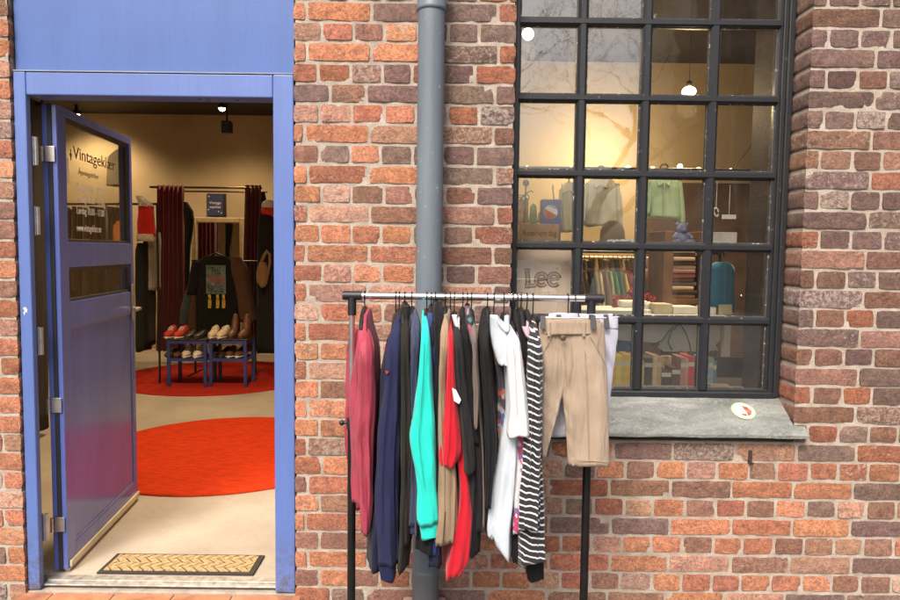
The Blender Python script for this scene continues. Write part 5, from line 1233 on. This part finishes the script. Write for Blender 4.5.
# clothes rack at the back
KY = 2.6; rk = thing('clothes_rack', 'long clothes rack packed with colourful clothes deep behind the window', 'clothes rack', P(640, 260, KY)); za = P(640, 258, KY).z
xa_, xb_ = P(540, 258, KY).x, P(702, 258, KY).x
m = MB(); m.tube([(xa_, KY, za), (xb_, KY, za)], .014, 10); m.build('rail', mat('copper_rail', (.5, .33, .22), .35, .7), rk)
for xx in (xa_, xb_): m = MB(); m.tube([(xx, KY, za), (xx, KY, 0)], .014, 10); m.build('post', M_HOOK, rk)
cl_ = [('dark brown', (.06, .04, .03)), ('taupe', (.20, .15, .11)), ('black', (.02, .018, .016)), ('cream', (.55, .45, .30)), ('brown', (.16, .09, .05)), ('pale green', (.30, .36, .20)), ('leaf green', (.06, .22, .07)), ('dark green', (.03, .12, .05)), ('mustard', (.50, .32, .05)), ('dark red', (.22, .03, .02)), ('grey brown', (.14, .11, .09)), ('beige', (.38, .29, .19)), ('black brown', (.05, .035, .028)), ('bright yellow', (.78, .56, .02)), ('scarlet', (.45, .03, .02)), ('sand', (.50, .40, .26)), ('orange brown', (.30, .14, .05))]
seqk = [0, 1, 2, 1, 3, 4, 5, 6, 7, 8, 9, 12, 10, 11, 14, 13, 13, 16, 12, 15, 3, 15, 3, 15, 3]
adj = ['topmost of the', 'narrow', 'folded', 'worn']
for i, k in enumerate(seqk):
    x = 577 + i * 4.9; nm_, c_ = cl_[k]; d0 = rng.uniform(-2, 3)
    side = 'left end' if i < 6 else 'left middle' if i < 12 else 'right middle' if i < 19 else 'right end'
    igarm('garment', f'{nm_} garment at the {side} of the packed rack behind the window', 'clothes', fabric('rack_' + nm_.replace(' ', '_'), c_, .9, .4), KY + rng.uniform(-.02, .02),
        [(270 + d0, x - 1, x + .6), (275 + d0, x - 2, x + 2.4), (284 + d0, x - 1.5, x + 5.0), (300, x - .5, x + 6.5), (320, x - .2, x + 7)], .18, 'clothes on the packed rack', m=10, n=14)
m = MB()
for i in range(26):
    x = 575 + i * 4.7; p_ = P(x, 258, KY); m.tube([Vector((p_.x, KY - .016 * math.cos(R(q)), za + .016 * math.sin(R(q)))) for q in (-30, 30, 90, 150, 200)] + [Vector((p_.x, KY, za - .05)), Vector((p_.x + .012, KY, za - .075))], .004, 5)
tag(m.build('hanger_hooks', M_HOOK), 'dense row of dark hanger hooks on the back rack', 'hangers', kind='stuff')
KY2 = 3.15; zb2 = P(640, 252, KY2).z; xa_, xb_ = P(556, 252, KY2).x, P(720, 252, KY2).x; rk2 = thing('clothes_rack', 'second clothes rack of dark clothes behind the packed colourful rack', 'clothes rack', P(640, 252, KY2))
m = MB(); m.tube([(xa_, KY2, zb2), (xb_, KY2, zb2)], .014, 10); m.build('rail', M_HOOK, rk2)
for xx in (xa_, xb_): m = MB(); m.tube([(xx, KY2, zb2), (xx, KY2, 0)], .014, 10); m.build('post', M_HOOK, rk2)
for i in range(22):
    x = 572 + i * 5.2; nm_, c_ = [('umber', (.05, .03, .02)), ('black', (.015, .013, .012)), ('russet', (.15, .06, .03)), ('ochre', (.28, .17, .06)), ('sepia', (.09, .055, .035))][(i * 7) % 5]
    igarm('garment', f'{nm_} garment on the dark rack at the very back, {"left" if x < 610 else "middle" if x < 650 else "right"} part', 'clothes', fabric('back_' + nm_, c_, .9, .4), KY2, [(258 + (i * 5) % 4, x - 1, x + 1), (264 + (i * 3) % 4, x - 2.6, x + 3), (300, x - 3, x + 3.4), (330, x - 3, x + 3.4)], .18, 'clothes on the dark back rack', m=8, n=12)
cbx0, cbx1 = P(655, 182, 3.9), P(800, 182, 3.9)  # added cabinet, gives the dark tone of the wall on the right
wb = thing('cabinet', 'added tall dark brown cabinet that darkens the wall behind the right panes', 'cabinet', ((cbx0.x + cbx1.x) / 2, 4.1, 0)); M_WD2 = mat('dark_walnut', (.075, .045, .03), .5, 0, .2, 6, .2)
m = MB(); m.box((cbx0.x, 3.93, .001), (cbx1.x, 4.29, cbx0.z), None, .004); m.build('carcass', M_WD2, wb)
wd = (cbx1.x - cbx0.x) / 3
for k in range(3): m = MB(); m.box((cbx0.x + k * wd + .01, 3.905, .08), (cbx0.x + (k + 1) * wd - .01, 3.928, cbx0.z - .02), None, .004); dr = m.build('door', M_WD2, wb); m = MB(); m.ball((cbx0.x + (k + .88) * wd, 3.89, 1.1), .018, 10, 6); m.build('knob', M_CHROME, dr)
ceiling_spot((1.75, 1.55, CEIL - .10), 'added unseen ceiling spotlight that brightens the clothes racks in the window room', 330, 22, 0, 110)  # extra lamp out of view, put in to brighten the racks
# red flowers
q = P(632, 301, 1.75); fl = thing('flower_garland', 'arched garland of red artificial flowers on the white table', 'flowers', q)
for i in range(54):
    a_ = R(rng.uniform(5, 175)); px_f = 631 + 17 * math.cos(a_) + rng.gauss(0, 2); py_f = 312 - 17 * math.sin(a_) + rng.gauss(0, 2.5)
    if i < 26: px_f, py_f = rng.uniform(611, 655), 297 + abs(px_f - 633) * .35 + rng.gauss(0, 4)
    c_ = P(px_f, py_f, 1.75 + rng.uniform(-.06, .06)); m = MB()
    for k in range(5):
        b_ = rng.uniform(0, 6.28) + k * 1.25; d_ = Vector((math.cos(b_), rng.uniform(-.6, .2), math.sin(b_))) * .022; s_ = Vector((-math.sin(b_), 0, math.cos(b_))) * .012
        m.add([c_, c_ + d_ * .6 + s_, c_ + d_, c_ + d_ * .6 - s_], [(0, 1, 2, 3)])
    m.ball(c_, .008, 6, 4); m.build('flower', mat('flower_red' if i % 3 else 'flower_dark', (.42, .025, .03) if i % 3 else (.18, .012, .02), .8, 0, .3, 40), fl)
# record / cloth stack in a wooden case
KX0, KX1, KYY = 664, 699.5, 1.9; a_, b_ = P(KX0, 251, KYY), P(KX1, 299, KYY)
cse = thing('shelf_case', 'brown wooden case holding a stack of folded clothes behind the window', 'shelf', (a_ + b_) / 2); M_WOOD = mat('brown_wood', (.13, .065, .035), .55, 0, .25, 10, .2)
xs1 = P(673.5, 260, KYY).x; m = MB(); m.box((a_.x, KYY, 0.01), (xs1, KYY + .38, a_.z + .14), None, .003); m.build('side_panel', M_WOOD, cse)
m = MB(); m.box((b_.x, KYY, 0.01), (b_.x + .03, KYY + .38, a_.z + .14), None, .003); m.build('side_panel', M_WOOD, cse)
m = MB(); m.box((xs1, KYY + .01, b_.z - .04), (b_.x, KYY + .38, b_.z), None, .002); m.box((xs1, KYY + .36, b_.z), (b_.x, KYY + .38, a_.z + .14)); m.build('shelf_board', M_WOOD, cse)
zc_ = b_.z + .001; fc = [('tan', (.40, .26, .12)), ('black brown', (.05, .03, .03)), ('sand', (.45, .35, .22)), ('slate', (.10, .09, .11)), ('brown', (.17, .09, .06)), ('pink', (.42, .15, .14)), ('mauve', (.25, .14, .15)), ('cream', (.52, .42, .34)), ('dark', (.06, .04, .04)), ('oat', (.38, .28, .21)), ('walnut', (.14, .08, .05)), ('white', (.6, .55, .5))]
hst = (a_.z + .02 - zc_) / len(fc)
for nm_, c_ in fc:
    m = MB(); m.box((xs1 + .006, KYY + .02 + rng.uniform(0, .02), zc_), (b_.x - rng.uniform(.004, .03), KYY + .33, zc_ + hst - .002), None, .008); zc_ += hst
    tag(m.build('folded_cloth', fabric('fold_' + nm_.replace(' ', '_'), c_, .9, .3)), f'{nm_} folded garment in the stack inside the brown wooden case', 'folded clothes', 'folded clothes in the wooden case')
igarm('t_shirt', 'blue t-shirt hanging in the right pane column', 't-shirt', fabric('petrol_blue', (.03, .13, .24), .9, .6), 1.35, [(262, 716, 727), (266, 710, 733), (275, 708, 734), (290, 709, 734), (312, 710, 735)], .05, amp=.12)
q = P(721, 263, 1.35); m = MB(); m.tube([q + Vector((.018 * math.cos(R(g_)), 0, .05 + .018 * math.sin(R(g_)))) for g_ in range(-50, 210, 26)] + [q + Vector((0, 0, .03)), q], .004, 6); m.tube([P(712, 267, 1.35), q, P(731, 267, 1.35)], .007, 8)
tag(m.build('clothes_hanger', M_HOOK), 'thin hanger holding the blue t-shirt in the window', 'hanger', 'hangers in the window')
# table with things
TBY = 1.1; zt_ = P(650, 317, TBY).z; xa_, xb_ = P(574, 317, TBY).x, P(737, 317, TBY).x
M_WTOP = mat('white_table', (.60, .60, .58), .5, 0, .06, 6, .1)
tb = thing('table', 'white table inside the window carrying boxes and flowers', 'table', ((xa_ + xb_) / 2, TBY + .4, 0))
m = MB(); m.box((xa_, TBY, zt_ - .03), (xb_, TBY + .85, zt_), None, .004); m.build('tabletop', M_WTOP, tb)
for xx in (xa_ + .02, xb_ - .06):
    for yy in (TBY + .03, TBY + .78): m = MB(); m.box((xx, yy, .001), (xx + .04, yy + .04, zt_ - .0305)); m.build('leg', M_WTOP, tb)
M_OFFW = mat('off_white_plastic', (.66, .65, .62), .5, 0, .06, 12, .1)
a_, b_ = P(621, 301, TBY + .25), P(651, 316, TBY + .25); sm_ = thing('sewing_machine', 'off white sewing machine on the white table', 'sewing machine', (a_ + b_) / 2); Ym = TBY + .25
m = MB(); m.box((a_.x, Ym, zt_ + .0006), (b_.x, Ym + .16, zt_ + .022), None, .006); m.box((b_.x - .045, Ym + .03, zt_ + .02), (b_.x - .004, Ym + .14, a_.z - .012), None, .01); m.box((a_.x + .006, Ym + .035, a_.z - .042), (b_.x - .004, Ym + .135, a_.z), None, .014); m.box((a_.x + .006, Ym + .045, zt_ + .05), (a_.x + .036, Ym + .125, a_.z - .02), None, .008); m.build('machine_body', M_OFFW, sm_)
m = MB(); m.tube([(b_.x - .004, Ym + .085, a_.z - .03), (b_.x + .014, Ym + .085, a_.z - .03)], .022, 16); m.build('hand_wheel', M_OFFW, sm_)
m = MB(); m.tube([(a_.x + .02, Ym + .085, zt_ + .05), (a_.x + .02, Ym + .085, zt_ + .022)], .004, 8); m.build('needle', M_CHROME, sm_)
M_CRM = mat('cream_card_box', (.48, .42, .30), .8, 0, .1, 10, .1)
for x0, x1, y0, lab, mt2 in ((655, 672, 304, 'cream cardboard box on the white table right of the sewing machine', M_CRM), (673.5, 697, 306.5, 'flat white box on the white table before the wooden case', M_OFFW), (704, 716, 307, 'small off white box at the right end of the table', M_OFFW), (719, 732, 304.5, 'pale cream box at the far right of the table', M_CRM)):
    t = pbox('storage_box', lab, 'box', mt2, x0, y0, x1, 316, TBY + .2, .14, .003, zt_)
a_, b_ = P(576, 310, TBY + .05), P(616, 316, TBY + .05); pbox('white_tray', 'pale blue white tray at the left end of the table', 'tray', mat('pale_tray', (.50, .58, .64), .5), 576, 310, 640, 316, TBY + .05, .2, .003, zt_)
# white appliance boards with looping cables under the table
UY = TBY + .12
m = MB(); a_, b_ = P(661, 322, UY), P(720, 351, UY); c_ = P(662, 351, UY)
poly = [P(x, y, UY) for x, y in ((617, 325), (662, 325), (700, 323), (720, 323), (720, 340), (716, 345), (718, 350), (705, 351.5), (664, 351.5), (659, 348), (662, 343), (640, 342), (617, 340))]
t = thing('heater_panel', 'white panel with cable loops hanging under the table', 'panel', (a_ + b_) / 2)
m.prism(poly, (0, .03, 0)); m.build('panel', M_OFFW, t)
m = MB()
for pl in ([(652, 345), (663, 340), (668, 332), (674, 326), (681, 325)], [(681, 325), (686, 333), (689, 342), (691, 351)], [(672, 350), (668, 342), (671, 332), (677, 326)]): m.tube([P(x, y, UY - .008) for x, y in pl], .0032, 6)
m.build('cable', M_BLACK, t)
pbox('cool_bag', 'blue bag standing under the left part of the table', 'bag', mat('mid_blue', (.06, .19, .40), .6, 0, .2, 14), 616, 337, 633, 353, TBY + .16, .15, .02)
# row of books on the low shelf
LBY = .62; zl_ = P(650, 388, LBY).z
lowsh = thing('low_shelf', 'dark low shelf behind the bottom row of panes', 'shelf', (P(640, 388, LBY).x, LBY + .15, 0))
m = MB(); m.box((WX0 - .05, WT + .01, zl_ - .025), (WX1 + .22, LBY + .36, zl_)); m.build('board', M_DTOP, lowsh)
m = MB(); m.box((WX0 - .05, LBY + .37, zl_ - .02), (WX1 + .22, LBY + .385, P(640, 356, LBY + .37).z)); m.build('back_board', M_DTOP, lowsh)
m = MB(); m.box((WX0 - .05, WT + .012, 0.001), (WX0, LBY + .36, zl_ - .026)); m.box((WX1 + .17, WT + .012, 0.001), (WX1 + .22, LBY + .36, zl_ - .026)); m.build('side_board', M_DTOP, lowsh)
bk = [('orange', (.55, .30, .04), 612, 616, 357), ('yellow', (.62, .42, .06), 616.5, 621, 356), ('gold', (.50, .33, .08), 621.5, 625, 356.5), ('amber', (.58, .36, .05), 625.5, 631, 355.5), ('mustard', (.45, .30, .04), 637, 644, 361), ('dark', (.05, .035, .03), 644.5, 652, 358), ('pale wood', (.52, .35, .17), 653, 656.5, 356), ('tan', (.40, .24, .12), 657, 661, 357), ('black', (.02, .015, .015), 661.5, 671, 372), ('maroon', (.10, .03, .025), 672, 680, 368), ('rose brown', (.35, .15, .11), 681, 685, 358), ('salmon', (.48, .22, .16), 685.5, 688, 358.5), ('red', (.50, .03, .03), 688.5, 694, 357), ('steel blue', (.15, .25, .31), 704, 708, 359), ('grey blue', (.20, .27, .30), 709, 713, 358), ('slate blue', (.10, .17, .22), 713.5, 716, 361)]
for nm_, c_, x0, x1, y0 in bk:
    a_, b_ = P(x0, y0, LBY), P(x1, 388, LBY); dpt = rng.uniform(.12, .17); m = MB(); M_B = mat('book_' + nm_.replace(' ', '_'), c_, .6, 0, .15, 30, .1)
    t = thing('book', f'{nm_} book standing on the low shelf behind the bottom panes', 'book', Vector(((a_.x + b_.x) / 2, LBY, zl_)), 'books behind the bottom panes')
    m.box((a_.x, LBY, zl_ + .0006), (b_.x, LBY + dpt, a_.z), None, .002); m.build('cover', M_B, t)
    m = MB(); zz = lerp(zl_, a_.z, .7); m.box((a_.x + .002, LBY - .0012, zz), (b_.x - .002, LBY + .001, zz + .022)); m.build('spine_label', M_CRM, t)
pbox('wooden_block', 'brown and tan wooden picture block among the standing books', 'block', mat('tan_block', (.45, .31, .17), .6, 0, .4, 20), 661.5, 356, 671.5, 369, LBY + .18, .03)
pbox('ruler', 'yellow wooden strip lying at the right end of the low shelf', 'strip', mat('yellow_wood', (.60, .42, .18), .6), 710.5, 384.5, 729, 387.5, LBY - .06, .03, .001, zl_)
m = MB()
for i in range(220):
    c_ = P(rng.uniform(604, 655), 387, LBY - .07); c_.z = zl_; h_ = rng.uniform(.012, .035); d_ = rng.uniform(-.01, .01); m.add([c_ + Vector((-.002, rng.uniform(-.02, .02), 0)), c_ + Vector((.002, 0, 0)), c_ + Vector((d_, -.004, h_))], [(0, 1, 2)])
tag(m.build('artificial_grass', mat('grass_green', (.10, .20, .04), .8, 0, .3, 30)), 'strip of green artificial grass before the books', 'grass', kind='stuff')

# ================================================================== outside behind the camera, seen only in the glass
def m_paving():
    t = NT('cobbles'); c = t.coord(); v = t.n('ShaderNodeTexVoronoi', feature='DISTANCE_TO_EDGE'); t.l(c, v.inputs['Vector']); v.inputs['Scale'].default_value = 7
    n = t.noise(c, 30, 5); cc = t.mix(t.ramp(v.outputs['Distance'], [(.02, 0.), (.08, 1.)]), (.05, .047, .042), t.ramp(n, [(.3, (.07, .067, .063)), (.7, (.125, .12, .112))]))
    t.bsdf(cc, .85, 0, t.bump(v.outputs['Distance'], .6, .02)); return t.m
b = MB(); b.box((-60, -70, BOT - .3), (60, .015, BOT)); tag(b.build('pavement', m_paving()), kind='structure')
M_FAC = mat('grey_render', (.10, .092, .085), .85, 0, .1, 1.2, .2, 20, .01); M_FBR = mat('dark_timber', (.06, .05, .045), .7)
bd = thing('building', 'grey rendered building with dark timber windows across the street', 'building', (13, -18, BOT))
b = MB(); b.box((7.0, -22, BOT), (24, -18, 10.5)); b.build('walls', M_FAC, bd)
b = MB(); b.prism([(6.7, -17.6, 10.5), (6.7, -22.4, 10.5), (6.7, -20, 12.6)], (17.7, 0, 0)); b.build('roof', M_FBR, bd)
M_WGL = mat('far_window_glass', (.05, .06, .07), .08, 0, .1, 3, 0)
for k in range(3):
    for i in range(7):
        x = 7.6 + i * 2.3; z = .8 + k * 3.2; b = MB(); b.box((x, -17.96, z), (x + 1.4, -17.90, z + 1.9)); f = b.build('window', M_FBR, bd)
        for q in (0, 1): b = MB(); b.box((x + .08 + q * .66, -17.895, z + .1), (x + .66 + q * .66, -17.885, z + 1.8)); b.build('pane', M_WGL, f)
for z in (3.3, 6.5): b = MB(); b.box((6.95, -17.99, z), (24.05, -17.88, z + .22)); b.build('band', M_FBR, bd)
def tree(x, y, h, label, seed):
    r_ = random.Random(seed); t = thing('bare_tree', label, 'tree', (x, y, BOT), 'bare trees across the street'); mb, mt_ = MB(), MB()
    def grow(p, d, ln_, r, dep, mb_):
        pts = [p]; rr = [r]
        for k in range(3):
            d = (d + Vector((r_.gauss(0, .13), r_.gauss(0, .13), r_.gauss(.04, .08)))).normalized(); p = p + d * ln_ / 3; pts.append(p); rr.append(max(.004, r * (1 - .13 * (k + 1))))
        mb_.tube(pts, rr, 6 if dep < 3 else 4, False)
        if dep < 6:
            for k in range(3 if dep < 2 else 2 + (r_.random() < .5)):
                a_ = r_.uniform(0, 6.28); s_ = r_.uniform(.45, .85); o = d.orthogonal().normalized(); o.rotate(Matrix.Rotation(a_, 3, d)); grow(pts[-1 - (k > 1)], (d + o * s_).normalized(), ln_ * r_.uniform(.62, .82), rr[-1] * .66, dep + 1, mt_)
    grow(Vector((x, y, BOT)), Vector((0, 0, 1)), h * .34, h * .022, 0, mb)
    M_BARK = mat('bark', (.085, .065, .05), .9, 0, .2, 8, .5, 40, .01); mb.build('trunk', M_BARK, t); mt_.build('crown', M_BARK, t)
tree(2.2, -9.5, 8.0, 'bare tree with spreading twigs nearest the shop window', 3); tree(7.6, -13, 9.5, 'taller bare tree before the grey building', 5); tree(-1.2, -15, 9., 'bare tree standing left across the open yard', 11)

# ================================================================== light
w = bpy.data.worlds.new('World'); scene.world = w; w.use_nodes = True; nt = w.node_tree; nt.nodes.clear()
sky = nt.nodes.new('ShaderNodeTexSky'); sky.sky_type = 'NISHITA'; sky.sun_disc = False; sky.air_density = 1.0; sky.dust_density = 6.0; sky.ozone_density = 1.0
SUN_E, SUN_A = R(48), R(200)          # azimuth clockwise from +Y
sky.sun_elevation = SUN_E; sky.sun_rotation = SUN_A
bgn = nt.nodes.new('ShaderNodeBackground'); bgn.inputs[1].default_value = .135; ow = nt.nodes.new('ShaderNodeOutputWorld')
nt.links.new(sky.outputs[0], bgn.inputs[0]); nt.links.new(bgn.outputs[0], ow.inputs[0])
sl_ = bpy.data.lights.new('sun', 'SUN'); sl_.energy = 1.6; sl_.angle = R(18); sl_.color = (1., .95, .88); so_ = bpy.data.objects.new('sun', sl_); col.objects.link(so_)
dv = Vector((math.sin(SUN_A) * math.cos(SUN_E), math.cos(SUN_A) * math.cos(SUN_E), math.sin(SUN_E)))
so_.rotation_euler = dv.to_track_quat('Z', 'Y').to_euler()
scene.view_settings.view_transform = 'Standard'; scene.view_settings.look = 'None'; scene.view_settings.gamma = 1; scene.view_settings.use_curve_mapping = False
scene.view_settings.exposure = .75
scene.render.engine = 'CYCLES'
scene.cycles.max_bounces = 8; scene.cycles.transparent_max_bounces = 16; scene.cycles.sample_clamp_indirect = 4
